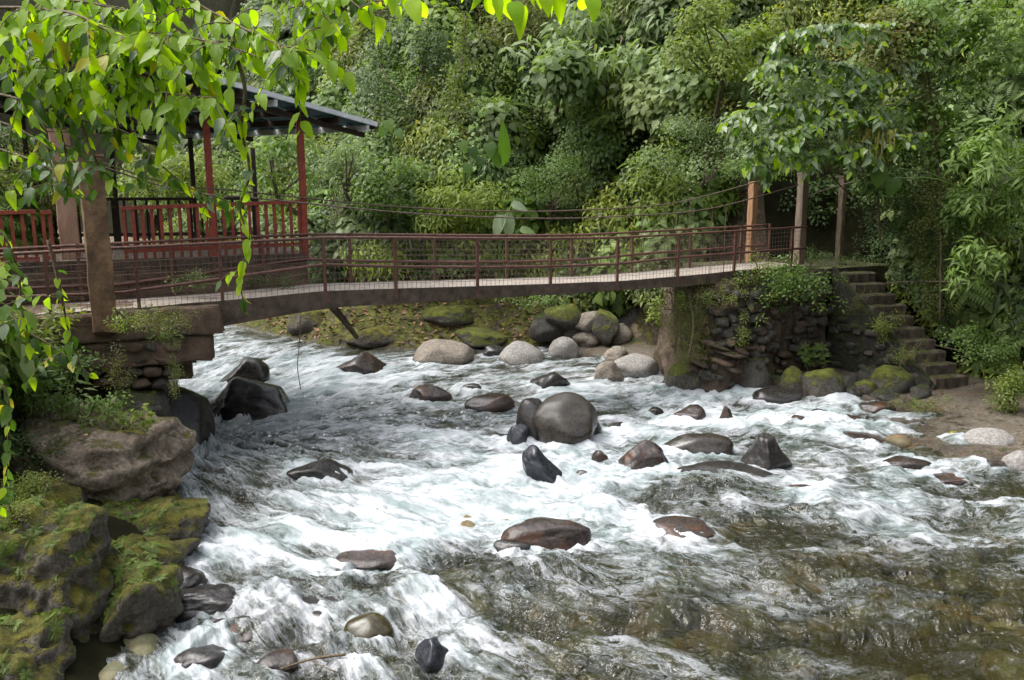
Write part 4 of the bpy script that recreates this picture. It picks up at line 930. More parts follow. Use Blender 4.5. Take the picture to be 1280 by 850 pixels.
KL = [('ovate', 'dark'), ('small', 'mid'), ('ovate', 'mid'), ('ovate', 'pale'), ('lance', 'lime'), ('broad', 'mid'), ('tiny', 'olive'), ('ovate', 'lime'), ('broad', 'pale'), ('fern', 'mid'), ('lance', 'dark'), ('palm', 'pale')]
coll = sprig_coll('hillside_sprigs', KL)
def bush_points(n_bush, sampler, r, per=60, rad=(.5, 1.3), low=.6):
    P, N_, I, S, VR = [], [], [], [], []
    B_ = sampler(n_bush); Zt = terrain(B_[:, 0], B_[:, 1])
    for (x, y), z in zip(B_, Zt):
        ra = r.uniform(*rad); m = int(per * (ra / .9) ** 2); d = r.normal(size=(m, 3)); d[:, 2] = np.abs(d[:, 2]) * .9 - .25 * (r.random(m) < .5); d[:, 1] -= .35
        d /= np.linalg.norm(d, axis=1)[:, None]; lum = 1 + .45 * (fbm(d * 2 + x, 3) - .5) * 2
        p = d * (ra * lum * r.uniform(.72, 1.05, m))[:, None] * [1, .85, 1.15] + [x, y, z + ra * low]
        sp = fbm(np.array([[x * .32, y * .32, z * .3 + 2]]), 2)[0]; sp = (sp - .25) * 2 * len(KL) * 1.0 + r.normal() * 1.6; k = int(sp) % len(KL)
        P.append(p); nn_ = d * .8 + [0, -.15, .75]; N_.append(nn_ / np.linalg.norm(nn_, axis=1)[:, None])
        VR.append(np.repeat([[r.uniform(-.45, .5), .5 * r.random() ** 2, 0]], m, 0) + r.uniform(-.08, .08, (m, 1)) * [1, 0, 0])
        kk = np.where(r.random(m) < .8, k, r.integers(0, len(KL), m)); I.append(kk * 3 + r.integers(0, 3, m)); S.append(r.uniform(.85, 1.5, m) * (1 + .35 * (kk % 12 == 0)))
    return np.concatenate(P), np.concatenate(N_), np.concatenate(I), np.concatenate(S), np.concatenate(VR)
r1 = np.random.default_rng(5)
def bush_mass(name, bp_, label): gn_mass(name, *bp_[:4], coll, label, r1, bp_[4])
def samp_far(n):
    out = []
    while len(out) < n:
        y = r1.uniform(26, 40); x = r1.uniform(-.8 * y, .8 * y); x_ = np.array([x]); y_ = np.array([y])
        d = dist(TOE, x_, y_)[0]; ins = inside(TOE, x_, y_)[0]
        if ins or d < (2.5 if x < 1.5 else .8) or d > 12 or (x < -.44 * y + .5 and d < 4) or (x > 6.5 and y < 27): continue
        out.append((x, y))
    return np.array(out)
def samp_right(n):
    out = []
    while len(out) < n:
        x = r1.uniform(4.5, 24); y = r1.uniform(15, 32); x_ = np.array([x]); y_ = np.array([y]); d = dist(TOE, x_, y_)[0]
        if inside(TOE, x_, y_)[0] or d > 7 or d < .15: continue
        if d < 3.2 and 6 < x < 11.6 and y < 27.5: continue
        out.append((x, y))
    return np.array(out)
def samp_left(n):
    out = []
    while len(out) < n:
        y = r1.uniform(10, 60); x = r1.uniform(-.85 * y - 3, -8); x_ = np.array([x]); y_ = np.array([y]); d = dist(TOE, x_, y_)[0]
        if inside(TOE, x_, y_)[0] or d < 3.5 or d > 24 or (x > -12 and 13 < y < 23): continue
        out.append((x, y))
    return np.array(out)
bush_mass('hillside_foliage', bush_points(640, samp_far, r1, 75, (.6, 1.5)), 'dense mixed jungle foliage covering the far hillside')
bush_mass('hillside_foliage', bush_points(620, samp_right, r1, 75, (.4, 1.1)), 'dense jungle foliage on the right slope above the stairs')
def samp_foot(n):
    out = []
    while len(out) < n:
        x = r1.uniform(11.6, 19); y = r1.uniform(15, 21); d = dist(TOE, np.array([x]), np.array([y]))[0]
        if inside(TOE, np.array([x]), np.array([y]))[0] and d < 1.1 and (x > 12.3 or y > 20.6): out.append((x, y))
    return np.array(out)
bush_mass('slope_foot_weeds', bush_points(70, samp_foot, r1, 60, (.25, .5), .3), 'weeds along the foot of the right slope beside the rock shelf')
bush_mass('hillside_foliage', bush_points(380, samp_left, r1, 60, (.7, 1.7)), 'jungle foliage on the left bank behind the shelter')

# ------------------------------------------------------------------ single trees and shrubs
def tree(px, py, Y, crown, kind, g, label, n, seed, name='jungle_tree', cat='tree', base=None, group=None, sc=1.0, flat=.8):
    """px,py,Y = crown centre; crown = (w,h) in photo pixels"""
    r = np.random.default_rng(seed); c = aty(px, py, Y); k = Y / FPX; rx, rz = crown[0] * k / 2, crown[1] * k / 2; ry = rx * .75
    if base is None: bx, by = c[0] + r.uniform(-.3, .3), Y + ry * .6; ty = np.linspace(Y_ if False else Y, Y + 7, 40); tz = terrain(np.full(40, bx), ty); ok_ = np.where(tz > c[2] - rz * 1.7)[0]; i_ = ok_[0] if len(ok_) else int(np.argmax(tz)); by = float(ty[i_]); bz = float(tz[i_])
    else: bx, by, bz = base
    if bz > c[2] - rz * .3: bz = c[2] - rz * .6
    t_ = thing(name, (bx, by, bz), label, cat, group); b = np.array([bx, by, bz])
    nb = 7; tips = []
    for i in range(nb):
        d = r.normal(size=3); d /= np.linalg.norm(d); tips.append(c + d * [rx * .65, ry * .65, rz * .6])
    m = MB(); fork = c - [0, 0, rz * .5]; L = np.linalg.norm(c - b); tr = min(max(.03, .035 * L ** .8), .022 if Y < 24 else .1)
    m.tube(curve_pts([b - [0, 0, .1], b + (fork - b) * .5 + r.normal(size=3) * .08 * L * .3, fork], 10), np.linspace(tr, tr * .55, 10), 8); m.build('trunk', M['bark'], t_, True)
    m = MB()
    for tp in tips: m.tube(curve_pts([fork, (fork + tp) / 2 + r.normal(size=3) * .12 * rx, tp], 7), np.linspace(tr * .5, tr * .12, 7), 5)
    m.build('branches', M['bark'], t_, True)
    # clumps of sprigs around the branch tips
    nc = 16; ctr = np.array([c + (lambda d: d / np.linalg.norm(d))(r.normal(size=3)) * [rx, ry, rz] * r.uniform(.35, .78) for _ in range(nc)]); ctr[:nb] = tips
    P, N_ = [], []
    for i in range(n):
        q_ = ctr[r.integers(nc)]; d = r.normal(size=3); d /= np.linalg.norm(d); d[2] = abs(d[2]) * .9 - .2
        P.append(q_ + d * [rx * .36, ry * .36, rz * .34] * r.uniform(.6, 1.1)); nn_ = d * .6 + [0, -.3, .8]; N_.append(nn_ / np.linalg.norm(nn_))
    V, F, T = foliage(P, N_, kind, r.uniform(.75, 1.25, n) * sc, r)
    link('crown', mesh_np('crown', V - b, F, False, dict(tint=T)), t_, G[g]); return t_
TREES = [
 (760, 60, 29, (240, 150), 'palm', 'pale', 'pale star leaved tree high on the hillside above mid bridge', 120, 1.5),
 (700, 95, 28.5, (120, 70), 'broad', 'pale', 'tree with large light green lobed leaves above the banana leaf', 60, 1.3),
 (905, 60, 25, (150, 150), 'ovate', 'lime', 'yellow green tree left of the overhanging broadleaf', 170, 1.0),
 (880, 200, 25.5, (170, 130), 'small', 'pale', 'fine leaved pale shrub reaching over the far end of the bridge', 220, 1.0),
 (830, 245, 26.5, (150, 90), 'lance', 'lime', 'yellow green lance leaved shrub hanging above the bridge cables', 150, 1.0),
 (690, 230, 28, (120, 110), 'small', 'mid', 'round small leaved bush behind the middle of the bridge', 150, 1.0),
 (560, 250, 27.5, (140, 100), 'lance', 'lime', 'bright lance leaved shrub behind the bridge left of the white leaf', 130, 1.0),
 (480, 230, 27.5, (110, 110), 'ovate', 'mid', 'mid green shrub right of the shelter column', 110, 1.0),
 (430, 210, 28, (90, 110), 'small', 'pale', 'pale small leaved shrub beside the red shelter column', 120, 1.0),
 (510, 90, 31, (160, 140), 'small', 'dark', 'dark small leaved tree behind the right tip of the shelter roof', 160, 1.2),
 (640, 30, 32, (140, 110), 'tiny', 'olive', 'olive brown tree at the top behind the hanging bright leaves', 160, 1.4),
 (1190, 60, 20.5, (180, 150), 'ovate', 'mid', 'leafy tree in the upper right corner above the slope', 190, .95),
 (1240, 210, 18.5, (110, 170), 'palm', 'mid', 'shrub with drooping finger like leaves at the right edge', 80, .75),
 (1215, 330, 18.3, (90, 90), 'palm', 'mid', 'spray of broad finger leaves above the steps', 30, .7),
 (1150, 290, 21.5, (110, 120), 'small', 'dark', 'dark small leaved shrub over the stone stairs', 130, .9),
 (1110, 60, 20.5, (130, 110), 'ovate', 'olive', 'olive leaved tree between broadleaf and upper right tree', 120, .95),
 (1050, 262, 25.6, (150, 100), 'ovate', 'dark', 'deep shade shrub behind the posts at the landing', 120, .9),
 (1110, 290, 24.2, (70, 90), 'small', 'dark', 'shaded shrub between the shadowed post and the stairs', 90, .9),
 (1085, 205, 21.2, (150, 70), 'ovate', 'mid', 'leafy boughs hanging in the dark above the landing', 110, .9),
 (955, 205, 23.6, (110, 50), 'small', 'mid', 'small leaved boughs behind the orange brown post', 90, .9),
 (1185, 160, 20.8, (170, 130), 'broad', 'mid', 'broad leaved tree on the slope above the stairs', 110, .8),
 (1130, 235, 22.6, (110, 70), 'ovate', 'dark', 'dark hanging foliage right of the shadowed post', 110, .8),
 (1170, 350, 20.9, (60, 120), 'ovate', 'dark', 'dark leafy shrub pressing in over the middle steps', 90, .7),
 (1230, 270, 19.6, (120, 100), 'ovate', 'mid', 'mid green shrub on the slope under the drooping leaves', 120, .8),
 (1255, 490, 17.4, (50, 70), 'small', 'lime', 'bright green shrub at the foot of the slope by the right edge', 70, .7),
 (1225, 430, 18.8, (110, 60), 'small', 'mid', 'low green shrub on the slope right of the stairs', 80, .8),
 (345, 215, 25, (120, 120), 'palm', 'mid', 'feathery dark fronds behind the shelter railing', 60, 1.0),
 (60, 230, 19, (160, 120), 'tiny', 'olive', 'yellowish bush behind the left end of the shelter', 200, 1.0),
 (220, 225, 24, (160, 90), 'lance', 'lime', 'yellow green shrub seen through the open shelter', 130, 1.1),
]
for i, (px, py, Y_, cr, kd, g, lb, n, sc) in enumerate(TREES):
    tree(px, py, Y_, cr, kd, g, lb, n, 60 + i, sc=sc, name='shrub' if 'shrub' in lb or 'bush' in lb else 'jungle_tree', cat='shrub' if 'shrub' in lb or 'bush' in lb else 'tree')

# ------------------------------------------------------------------ big single leaves
def ovate_mesh(name, W=.48, droop=.25, fold=.18, seg=7, cordate=0.0, wav=0.0, seed=0, tear=False):
    r = np.random.default_rng(seed); V, F, T = [], [], []; s_ = np.linspace(0, 1, seg + 1)
    for i, a in enumerate(s_):
        w = W * .5 * (math.sin(math.pi * a ** .75) ** .8 if 0 < a < 1 else 0) * (1 - .25 * a) * 1.15
        y = a - cordate * .15 * 0; z = -droop * a * a
        wv = wav * r.uniform(-1, 1)
        V += [(-w, y - cordate * .22 * (1 - a) * (i > 0), z + fold * w + wv * w), (0, y, z), (w, y - cordate * .22 * (1 - a) * (i > 0), z + fold * w - wv * w)]
    for i in range(seg):
        b = i * 3; F += [(b, b + 1, b + 4, b + 3), (b + 1, b + 2, b + 5, b + 4)]
    me = mesh_np(name, V, F, True, dict(tint=np.full(len(V), .5))); return me
LEAFM = {g: [] for g in B}
for g in B:
    for j in range(4):
        me = ovate_mesh('leaf', .40 + .05 * j, .12 + .12 * j, .12 + .1 * j, wav=.12, seed=j); me.materials.append(B[g]); LEAFM[g].append(me)
def leaf_obj(parent, p, d, up, L, g, r, name='leaf'):
    o = bpy.data.objects.new(name, LEAFM[g][r.integers(4)]); COL.objects.link(o); o.parent = parent
    A = rot_to(np.array([d], float), np.array([up], float))[0]; Mx = Matrix([list(x) for x in A]).to_4x4()
    o.matrix_local = Matrix.Translation(Vector([float(v) for v in (p - np.array(world_loc(parent)))])) @ Mx @ Matrix.Diagonal((L * r.uniform(.78, 1.22), L, L * r.uniform(.2, 2.2), 1)); return o

def near_branches(name, label, polys, depth, g_pick, nleaf, seed, cat='tree', twigs=2, L=(.11, .19), limit=300, hang=.9, tl=(.15, .42)):
    """polys = list of px polylines (px,py,Y offset) drawn where the boughs hang; leaves sit alternately along them and on side twigs"""
    r = np.random.default_rng(seed); root = aty(polys[0][0][0], polys[0][0][1], depth + polys[0][0][2]); t_ = thing(name, root, label, cat)
    leaves = []
    for pl in polys:
        P = curve_pts([aty(x, y, depth + o_) for x, y, o_ in pl], 8 * len(pl)); L_ = np.sum(np.linalg.norm(np.diff(P, axis=0), axis=1))
        m = MB(); m.tube(P, np.linspace(.014, .004, len(P)), 6); m.build('branch', M['twig'], t_, True)
        lines = [P[len(P) // 5:]]
        for k in range(int(twigs * L_ * 1.6)):
            s0 = P[r.integers(len(P) // 6, len(P))]; d = r.normal(size=3) * [1, .7, .5] - [0, .1, .45]; d /= np.linalg.norm(d); le = r.uniform(*tl)
            tw = curve_pts([s0, s0 + d * le * .5, s0 + d * le - [0, 0, le * .25]], 8); m = MB(); m.tube(tw, np.linspace(.005, .0022, 8), 5); m.build('twig', M['twig'], t_, True); lines.append(tw)
        for ln in lines:
            ll = np.sum(np.linalg.norm(np.diff(ln, axis=0), axis=1)); n = max(2, int(ll / .052)); 
            for q in range(n):
                f = (q + .5) / n * (len(ln) - 1); i = int(f); p = ln[i] + (ln[min(i + 1, len(ln) - 1)] - ln[i]) * (f - i); tg = ln[min(i + 1, len(ln) - 1)] - ln[max(i - 1, 0)]
                tg /= np.linalg.norm(tg) + 1e-9; sd_ = np.cross(tg, (0, 0, 1)); sd_ /= np.linalg.norm(sd_) + 1e-6; sd_ = sd_ * (1 if q % 2 else -1)
                d = sd_ * .8 + tg * .45 - np.array([0, 0, hang * r.uniform(.3, 1.4)]) + r.normal(size=3) * .22
                up = np.array([r.normal() * .45, -.9 + r.normal() * .4, .75 + r.normal() * .3]); leaves.append((p, d, up, r.uniform(*L)))
    r.shuffle(leaves); leaves = leaves[:nleaf]; rest = {}
    for i, (p, d, up, le) in enumerate(leaves):
        g = g_pick(p, r)
        if i < limit: leaf_obj(t_, p, d, up, le, g, r)
        else: rest.setdefault(g, []).append((p, d, up, le))
    for g, ls in rest.items():
        me0 = LEAFM[g][1]; V0 = np.array([v.co[:] for v in me0.vertices]); F0 = np.array([list(p.vertices) for p in me0.polygons]); n = len(ls)
        A = rot_to(np.array([l[1] for l in ls]), np.array([l[2] for l in ls])); pos = np.array([l[0] for l in ls]) - np.array(world_loc(t_)); sc = np.array([l[3] for l in ls])
        W = (np.einsum('nij,mj->nmi', A, V0) * sc[:, None, None] + pos[:, None]).reshape(-1, 3); Fo = (F0[None] + (np.arange(n) * len(V0))[:, None, None]).reshape(-1, 4)
        tag(link('leaf_mass', mesh_np('leaf_mass', W, Fo), t_, B[g]), kind='stuff')
    return t_
pick_b = lambda p, r: 'yellow' if r.random() < .03 else ('green' if r.random() < .12 else 'bright')
pick_d = lambda p, r: 'yellow' if r.random() < .05 else ('bright' if r.random() < .22 else ('silver' if r.random() < .05 else 'green'))
near_branches('overhanging_tree', 'overhanging boughs with backlit lime leaves across the upper left', [
  [(-60, 10, .5), (60, 12, .3), (114, 27, 0), (141, 42, 0), (215, 44, 0), (292, 60, -.1), (330, 74, -.2)],
  [(150, -60, .2), (238, 0, .1), (290, 28, 0), (336, 50, -.2), (372, 66, -.3)],
  [(134, 40, .1), (160, 70, 0), (175, 100, 0), (235, 120, -.1), (270, 122, -.2)],
  [(60, 12, .3), (90, 50, .2), (120, 85, .2), (190, 110, .2)],
  [(200, -50, .3), (190, 0, .4), (210, 40, .5), (250, 85, .5)],
  [(20, -60, .4), (60, -10, .4), (120, 5, .3), (180, 20, .3)], [(90, -60, .5), (120, 0, .5), (160, 50, .4), (200, 80, .3)], [(-60, 50, .6), (10, 60, .6), (70, 90, .5), (130, 120, .5)],
  [(330, -60, .1), (370, -5, .1), (400, 25, 0), (432, 48, 0)],
  [(400, -60, .1), (430, -8, .1), (452, 12, 0)]], 5.6, pick_b, 2300, 1, twigs=12, L=(.07, .17), tl=(.12, .42))
near_branches('overhanging_branch', 'short spray of bright leaves hanging in at top centre', [
  [(470, -70, 0), (490, -18, 0), (530, 2, 0)], [(560, -60, .2), (590, -14, .2), (640, 0, .2), (655, 8, .2)], [(640, -60, .4), (680, -16, .4), (742, -6, .4)]], 5.4, lambda p, r: 'bright', 60, 4, cat='branch', twigs=.3, L=(.13, .2), hang=1.3)
near_branches('overhanging_tree', 'darker leafy boughs hanging in front of the shelter at far left', [
  [(-60, 45, .2), (0, 40, .2), (67, 47, .2), (110, 70, .1), (140, 110, 0)],
  [(-60, 110, .3), (0, 118, .2), (100, 150, .1), (165, 170, 0), (215, 218, 0), (248, 240, 0), (284, 250, 0)],
  [(-50, 70, .3), (30, 100, .4), (90, 120, .4), (150, 150, .3)],
  [(-60, 170, .5), (10, 190, .5), (60, 210, .4), (110, 250, .3)],
  [(40, 60, .3), (60, 120, .2), (80, 180, .2), (84, 250, .1)],
  [(-50, 20, .2), (20, 70, .2), (60, 100, .1), (130, 130, .1)], [(-50, 140, .4), (20, 160, .3), (70, 190, .2)],
  [(100, 150, .1), (120, 200, 0), (150, 235, 0)]], 6.2, pick_d, 850, 2, twigs=4, L=(.07, .15), tl=(.12, .36))
near_branches('hanging_vine', 'leafy vine hanging from the boughs in front of the shelter', [
  [(292, 60, 0), (306, 110, 0), (302, 160, 0), (312, 215, 0), (300, 262, 0), (312, 300, 0), (300, 345, 0), (306, 388, 0)]], 5.5, lambda p, r: 'yellow' if p[2] < 4.35 and r.random() < .5 else ('bright' if r.random() < .6 else 'green'), 64, 3, cat='vine', twigs=.8, L=(.07, .13))
near_branches('hanging_branch', 'drooping branch with green and yellow leaves at the left edge', [
  [(-50, 270, 0), (0, 290, 0), (20, 330, 0), (30, 400, 0), (45, 440, 0)], [(-50, 380, 0), (0, 400, 0), (60, 430, 0), (115, 470, 0)], [(-50, 460, 0), (0, 480, 0), (10, 560, 0), (5, 620, 0)],
  [(60, 300, 0), (75, 360, 0), (85, 410, 0), (105, 470, 0)]], 6.4, lambda p, r: 'yellow' if r.random() < .12 else ('bright' if r.random() < .3 else 'green'), 130, 8, cat='branch', twigs=1.1, L=(.08, .16))

# overhanging broadleaf on the right, above the posts
near_branches('broadleaf_tree', 'broadleaf tree leaning out over the right end of the bridge', [
  [(1180, 60, 1), (1100, 90, .5), (1040, 120, 0), (980, 130, -.2), (920, 140, -.4)], [(1180, 160, 1), (1120, 170, .3), (1050, 180, 0), (990, 200, -.2), (930, 210, -.4)],
  [(1100, 90, .5), (1020, 75, 0), (960, 80, -.2)], [(1120, 170, .3), (1090, 180, 0), (1040, 195, -.2)], [(1120, 130, .3), (1060, 140, -.2), (1000, 160, -.4), (940, 175, -.6)], [(1130, 40, .5), (1050, 30, 0), (980, 40, -.2)]],
  19.2, lambda p, r: 'jade' if r.random() < .3 else ('silver' if r.random() < .5 else ('bright' if r.random() < .5 else 'green')), 2600, 9, twigs=8, tl=(.18, .55), L=(.14, .27), hang=.5)
tree(1020, 150, 20.2, (230, 150), 'ovate', 'pale', 'pale leaved crown filling in behind the leaning broadleaf', 240, 77, sc=1.0, base=(10.4, 23.4, 4.5))
# moss beards on it
mb_ = MB(); rr_ = np.random.default_rng(3)
for k in range(46):
    p = aty(rr_.uniform(1050, 1120), rr_.uniform(158, 178), 19.0 + rr_.random() * .4); l_ = rr_.uniform(.25, .75)
    mb_.tube(curve_pts([p, p + [rr_.uniform(-.04, .04), 0, -l_ * .5], p + [rr_.uniform(-.06, .06), 0, -l_]], 6), np.linspace(.02, .006, 6), 5)
tag(mb_.build('hanging_moss', M['moss_hang'], None, True), 'golden moss beards hanging from the leaning broadleaf', 'moss', kind='stuff')

# broad-leaved plants on the far hillside
def big_leaf_plant(name, label, cat, items, mat_key, Y_, W=.6, cord=.6):
    base = aty(items[0][0], items[0][1] + 40, Y_); t_ = thing(name, base, label, cat); me = []
    for i, (px, py, L_px, ang, face, g) in enumerate(items):
        c = aty(px, py, Y_); L = L_px * Y_ / FPX; m_ = ovate_mesh('leaf', W, .2, .2, 10, cord, .06, i); m_.materials.append(B[g])
        d = np.array([math.sin(R(ang)), -.25, math.cos(R(ang))]); p = c - d * L * .5
        o = bpy.data.objects.new('leaf', m_); COL.objects.link(o); o.parent = t_
        A = rot_to(np.array([d]), np.array([[face, -1., .5]]))[0]; o.matrix_local = Matrix.Translation(Vector([float(v) for v in p - base])) @ Matrix([list(x) for x in A]).to_4x4() @ Matrix.Diagonal((L, L, L, 1))
        s_ = MB(); s_.tube(curve_pts([base + [0, .25, -.2], (base + p) / 2 + [0, .1, .1], p], 7), .015, 5); s_.build('stalk', B['jade'], t_, True)
    return t_
big_leaf_plant('banana_plant', 'dark upright banana like leaf in the middle of the hillside', 'plant', [(631, 178, 56, 4, .5, 'green'), (617, 190, 40, -22, -.4, 'green')], 'jade', 26.6, .3, 0)
big_leaf_plant('elephant_ear', 'cluster of round bluish green leaves beside the banana leaf', 'plant', [(580, 184, 15, 150, 0, 'jade'), (592, 192, 15, 160, .2, 'green'), (613, 188, 18, 170, -.2, 'jade'), (600, 203, 13, 190, 0, 'green'), (585, 212, 14, 175, 0, 'jade')], 'jade', 26.5, .85, .9)
big_leaf_plant('elephant_ear', 'pair of round pale leaves right of the roof tip', 'plant', [(487, 158, 16, 160, 0, 'jade'), (478, 166, 13, 200, .2, 'green'), (500, 168, 13, 140, 0, 'jade')], 'jade', 26.5, .85, .9)
big_leaf_plant('giant_leaf_plant', 'pale white green giant leaves just behind the bridge rail', 'plant', [(622, 284, 32, 200, -.3, 'silver'), (636, 284, 34, 170, .3, 'silver'), (650, 258, 22, 110, 0, 'silver'), (660, 288, 20, 100, .4, 'jade')], 'silver', 25.6, .5, .3)
big_leaf_plant('elephant_ear', 'dark round leaves low on the right slope', 'plant', [(1228, 195, 24, 170, 0, 'jade'), (1098, 222, 26, 180, 0, 'green'), (1115, 235, 24, 190, 0, 'green')], 'jade', 19.2, .85, .9)

# climbing vine column
def climber(px0, py0, px1, py1, Y_, wid, label, g, n, seed, kind='ovate', sc=.8):
    r = np.random.default_rng(seed); a = aty(px0, py0, Y_); b = aty(px1, py1, Y_ - .6); t_ = thing('climbing_vine', b, label, 'vine')
    m = MB(); m.tube(curve_pts([a, (a + b) / 2 + [.15, 0, 0], b], 14), .03, 6); m.build('stem', M['bark'], t_, True)
    f = r.random(n); P = a[None] + (b - a)[None] * f[:, None] + r.normal(size=(n, 3)) * [wid, wid * .5, .12] * (.25 + f)[:, None]; N_ = r.normal(size=(n, 3)) * .4 + [0, -.8, .5]; N_ /= np.linalg.norm(N_, axis=1)[:, None]
    V, F, T = foliage(P, N_, kind, r.uniform(.6, 1.1, n) * sc, r); link('foliage', mesh_np('foliage', V - b, F, False, dict(tint=T)), t_, G[g])
climber(582, 20, 560, 150, 26.3, .28, 'bright green vine climbing a thin trunk in the hillside centre', 'lime', 70, 1)
climber(1160, 90, 1175, 400, 20.6, .3, 'shaggy vine curtain falling down the right slope', 'olive', 120, 2, 'tiny', 1.0)
climber(1075, 120, 1100, 300, 21.6, .2, 'thin dark creeper hanging left of the shaggy vine curtain', 'dark', 50, 3, 'small', .8)
climber(860, 362, 858, 455, 20.0, .12, 'yellow mossy creeper down the left corner of the abutment', 'olive', 60, 4, 'tiny', .6)

# greenery on the abutments
def shrublet(px, py, Y_, w, h, kind, g, label, n, seed, sc=.5, z=None):
    r = np.random.default_rng(seed); c = aty(px, py, Y_); k = Y_ / FPX; t_ = thing('leafy_plant', c - [0, 0, h * k * .4], label, 'plant'); m = MB()
    P = c + r.normal(size=(n, 3)) * [w * k * .27, w * k * .15, h * k * .27]; N_ = r.normal(size=(n, 3)) * .4 + [0, -.5, .8]; N_ /= np.linalg.norm(N_, axis=1)[:, None]
    b0 = np.array(world_loc(t_))
    for p in P[:10]: m.tube([b0, (b0 + p) / 2 + [0, 0, .03], p], .008, 4)
    m.build('stem', M['twig'], t_); V, F, T = foliage(P, N_, kind, r.uniform(.7, 1.2, n) * sc, r); link('foliage', mesh_np('foliage', V - b0, F, False, dict(tint=T)), t_, G[g])
for i, a in enumerate([
 (985, 352, 20.4, 110, 50, 'ovate', 'mid', 'thick leafy creeper spilling over the right abutment edge', 110, .62),
 (950, 335, 20.6, 40, 30, 'small', 'lime', 'small light plant at the foot of the bridge post', 25, .6),
 (1105, 408, 20.5, 30, 34, 'lance', 'lime', 'yellow green tuft growing on the stair wall kerb', 22, .45),
 (1020, 445, 21.0, 50, 34, 'fern', 'mid', 'little ferns growing at the foot of the mossy wall', 14, .35),
 (925, 415, 19.8, 20, 30, 'lance', 'lime', 'light green tuft in the abutment stones', 8, .4),
 (835, 385, 22.5, 60, 26, 'ovate', 'lime', 'green leaves under the deck left of the abutment', 30, .7),
 (665, 375, 25.0, 70, 20, 'ovate', 'mid', 'dark leaves along the beam above the bank rocks', 24, .6),
 (200, 402, 12.9, 70, 30, 'tiny', 'olive', 'mossy weeds on the left bridge beam end', 46, .45),
 (215, 420, 13.0, 30, 34, 'ovate', 'mid', 'small round leaved plant on the left abutment corner', 9, .4),
 (218, 470, 13.1, 20, 60, 'tiny', 'lime', 'trailing weed hanging off the left abutment', 18, .35),
 (45, 500, 12.6, 60, 40, 'lance', 'pale', 'rosette of narrow leaves below the left abutment', 12, .7),
 (110, 510, 12.2, 110, 40, 'ovate', 'mid', 'dark leafy weeds on top of the left ledge rock', 40, .45),
 (150, 525, 12.0, 50, 34, 'broad', 'lime', 'broad yellow green leaves on the ledge rock', 7, .5),
 (25, 470, 12.0, 90, 60, 'lance', 'mid', 'green tangle at the left edge below the railing', 40, .6),
 (30, 410, 12.8, 120, 50, 'lance', 'lime', 'bright weeds before the left railing', 40, .6),
 (70, 455, 12.9, 90, 50, 'ovate', 'mid', 'leafy creeper over the face of the left abutment slabs', 40, .5),
 (165, 400, 13.0, 60, 26, 'lance', 'lime', 'yellow green weeds at the foot of the mossy pillar', 16, .4),
 (150, 470, 13.0, 40, 60, 'tiny', 'olive', 'dry trailing roots on the left abutment stones', 30, .5),
 (20, 560, 11.0, 70, 50, 'small', 'dark', 'dark little leaves beside the brown ledge rock', 40, .5),
 (40, 610, 9.6, 60, 30, 'tiny', 'lime', 'bright moss sprouts between the left rocks', 40, .45),
 (15, 640, 8.6, 60, 50, 'tiny', 'lime', 'mossy sprouts on the nearest left boulder', 36, .4),
 (240, 352, 15.2, 60, 18, 'small', 'mid', 'low weeds between the deck and the shelter', 20, .5),
 (340, 348, 16.4, 110, 14, 'small', 'dark', 'strip of weeds beside the deck below the red railing', 30, .5),
 (905, 372, 19.9, 80, 40, 'small', 'lime', 'hanging greenery on the upper abutment face', 50, .45),
 (880, 440, 19.9, 30, 60, 'tiny', 'olive', 'mossy strands down the abutment face', 36, .4),
 (965, 470, 20.5, 60, 26, 'tiny', 'mid', 'moss tufts at the foot of the abutment', 40, .4),
 (1130, 440, 19.8, 40, 40, 'tiny', 'lime', 'mossy fringe along the middle of the stair kerb', 30, .4),
 (1075, 375, 21.3, 40, 30, 'tiny', 'olive', 'mossy fringe along the top of the stair kerb', 26, .4),
 (500, 395, 27.5, 120, 20, 'fern', 'lime', 'low ferns on the far bank behind the driftwood', 26, .4),
 (1150, 505, 17.8, 60, 16, 'tiny', 'lime', 'mossy sprouts below the last stair', 30, .5),
 (1060, 326, 23.0, 90, 16, 'small', 'dark', 'low weeds along the back of the landing', 46, .5),
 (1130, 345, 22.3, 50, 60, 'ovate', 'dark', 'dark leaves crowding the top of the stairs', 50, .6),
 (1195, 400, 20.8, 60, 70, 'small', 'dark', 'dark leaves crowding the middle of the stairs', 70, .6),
 (868, 400, 19.9, 36, 90, 'tiny', 'olive', 'thick mossy curtain on the left corner of the abutment', 70, .5),
 (846, 405, 19.9, 40, 100, 'tiny', 'olive', 'brownish trailing moss hiding the river corner of the abutment', 90, .5),
 (842, 372, 20.0, 50, 40, 'small', 'lime', 'light green sprigs where the deck meets the abutment', 34, .5),
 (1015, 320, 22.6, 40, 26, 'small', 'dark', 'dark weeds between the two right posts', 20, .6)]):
    shrublet(*a[:9], 800 + i, a[9])

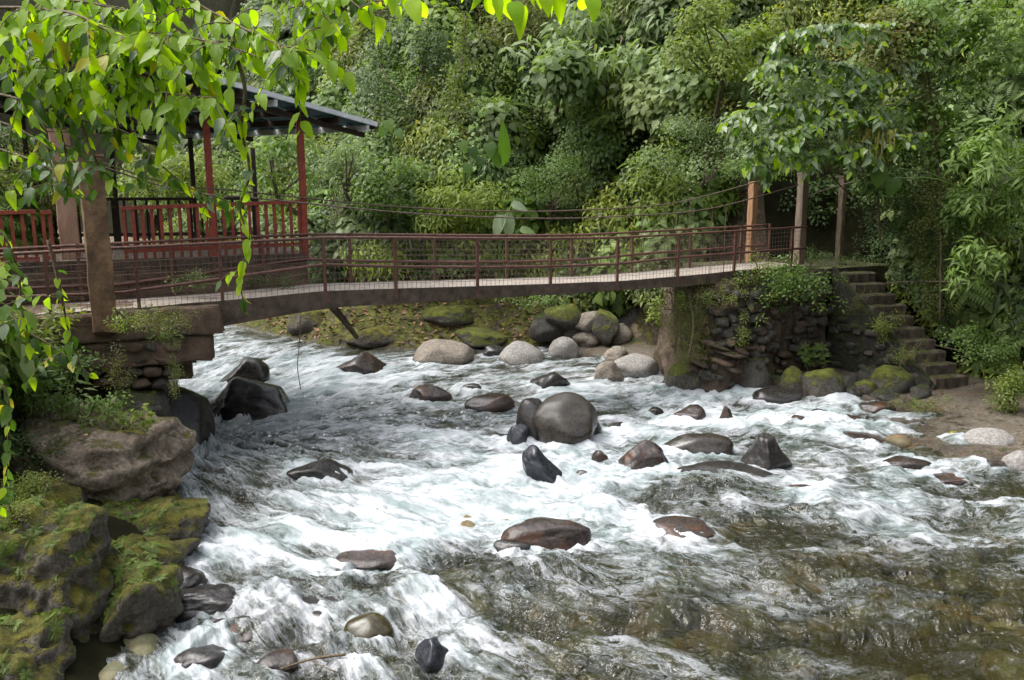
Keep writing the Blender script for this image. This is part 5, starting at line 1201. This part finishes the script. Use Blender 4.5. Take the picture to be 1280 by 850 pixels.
# leaf litter and ground ferns
def litter(name, label, pts, s0, mat, seed):
    r = np.random.default_rng(seed); n = len(pts); d = r.normal(size=(n, 3)); d[:, 2] *= .25; up = np.stack([r.normal(0, .4, n), r.normal(0, .4, n), np.ones(n)], 1)
    V, F = place(leaf_tpl(1, .5, .3, -.15), pts, rot_to(d, up), r.uniform(.6, 1.3, n) * s0); tag(link(name, mesh_np(name, V, F, False), None, mat), label, kind='stuff')
r2 = np.random.default_rng(77)
P = np.array([atz(r2.uniform(400, 640), r2.uniform(376, 420), 0) for _ in range(10)])
pp = []
while len(pp) < 1900:
    x = r2.uniform(-9, 4); y = r2.uniform(25, 31); d = dist(TOE, np.array([x]), np.array([y]))[0]
    if not inside(TOE, np.array([x]), np.array([y]))[0] and .2 < d < 3: pp.append((x, y))
pp = np.array(pp); zz = terrain(pp[:, 0], pp[:, 1]); litter('leaf_litter', 'dead leaves strewn on the far bank', np.stack([pp[:, 0], pp[:, 1], zz + .03], 1), .16, M['dead'], 1)
# low greenery on the far bank
n = 420; pq = pp[:n]; zz = terrain(pq[:, 0], pq[:, 1]); N_ = np.repeat([[0, -.3, .95]], n, 0); 
gn_mass('bank_groundcover', np.stack([pq[:, 0] + .2, pq[:, 1] + .2, zz + .02], 1), N_, r2.choice([0, 3, 6, 18, 24, 21], n) + r2.integers(0, 3, n), r2.uniform(.2, .5, n), coll, 'small weeds and ferns on the mossy far bank', r2)

tp_ = np.concatenate([a for a, b in TUFT]); tn_ = np.concatenate([b for a, b in TUFT]).astype(float); tn_ = tn_ + r2.normal(size=tn_.shape) * .25; tn_ /= np.linalg.norm(tn_, axis=1)[:, None]
gn_mass('moss_tufts', tp_, tn_, r2.choice([18, 18, 18, 27], len(tp_)) + r2.integers(0, 3, len(tp_)), r2.uniform(.07, .2, len(tp_)) , coll, 'tufts of moss and tiny leaves growing on the left bank rocks', r2)
# twigs in the foreground water
m = MB(); a = atz(350, 836, .12); b = atz(432, 818, .16); m.tube(curve_pts([a, (a + b) / 2 + [0, 0, .03], b], 12), np.linspace(.008, .016, 12), 6)
m.tube(curve_pts([(a + b) / 2, (a + b) / 2 + [.15, -.15, .03], (a + b) / 2 + [.3, -.2, 0]], 8), .007, 5); m.tube(curve_pts([a * .3 + b * .7, a * .3 + b * .7 + [-.1, .2, .05]], 5), .006, 5)
tag(m.build('stick', M['twig'], None, True), 'forked wet stick caught beside the olive cobble', 'stick')
for k, (px, py, z, lb) in enumerate(((108, 545, 1.62, 'curled dead leaf on the brown ledge rock'), (1195, 540, .3, 'yellow leaf lying on the right shelf'))):
    t_ = LEAFM['yellow' if k else 'silver'][2]; o = bpy.data.objects.new('fallen_leaf', t_.copy()); o.data.materials.clear(); o.data.materials.append(B['yellow'] if k else M['dead']); COL.objects.link(o); p = atz(px, py, z); o.location = Vector([float(v) for v in p]); o.scale = (.2, .2, .2); o.rotation_euler = (.2, .3, 1 + k); tag(o, lb, 'leaf')
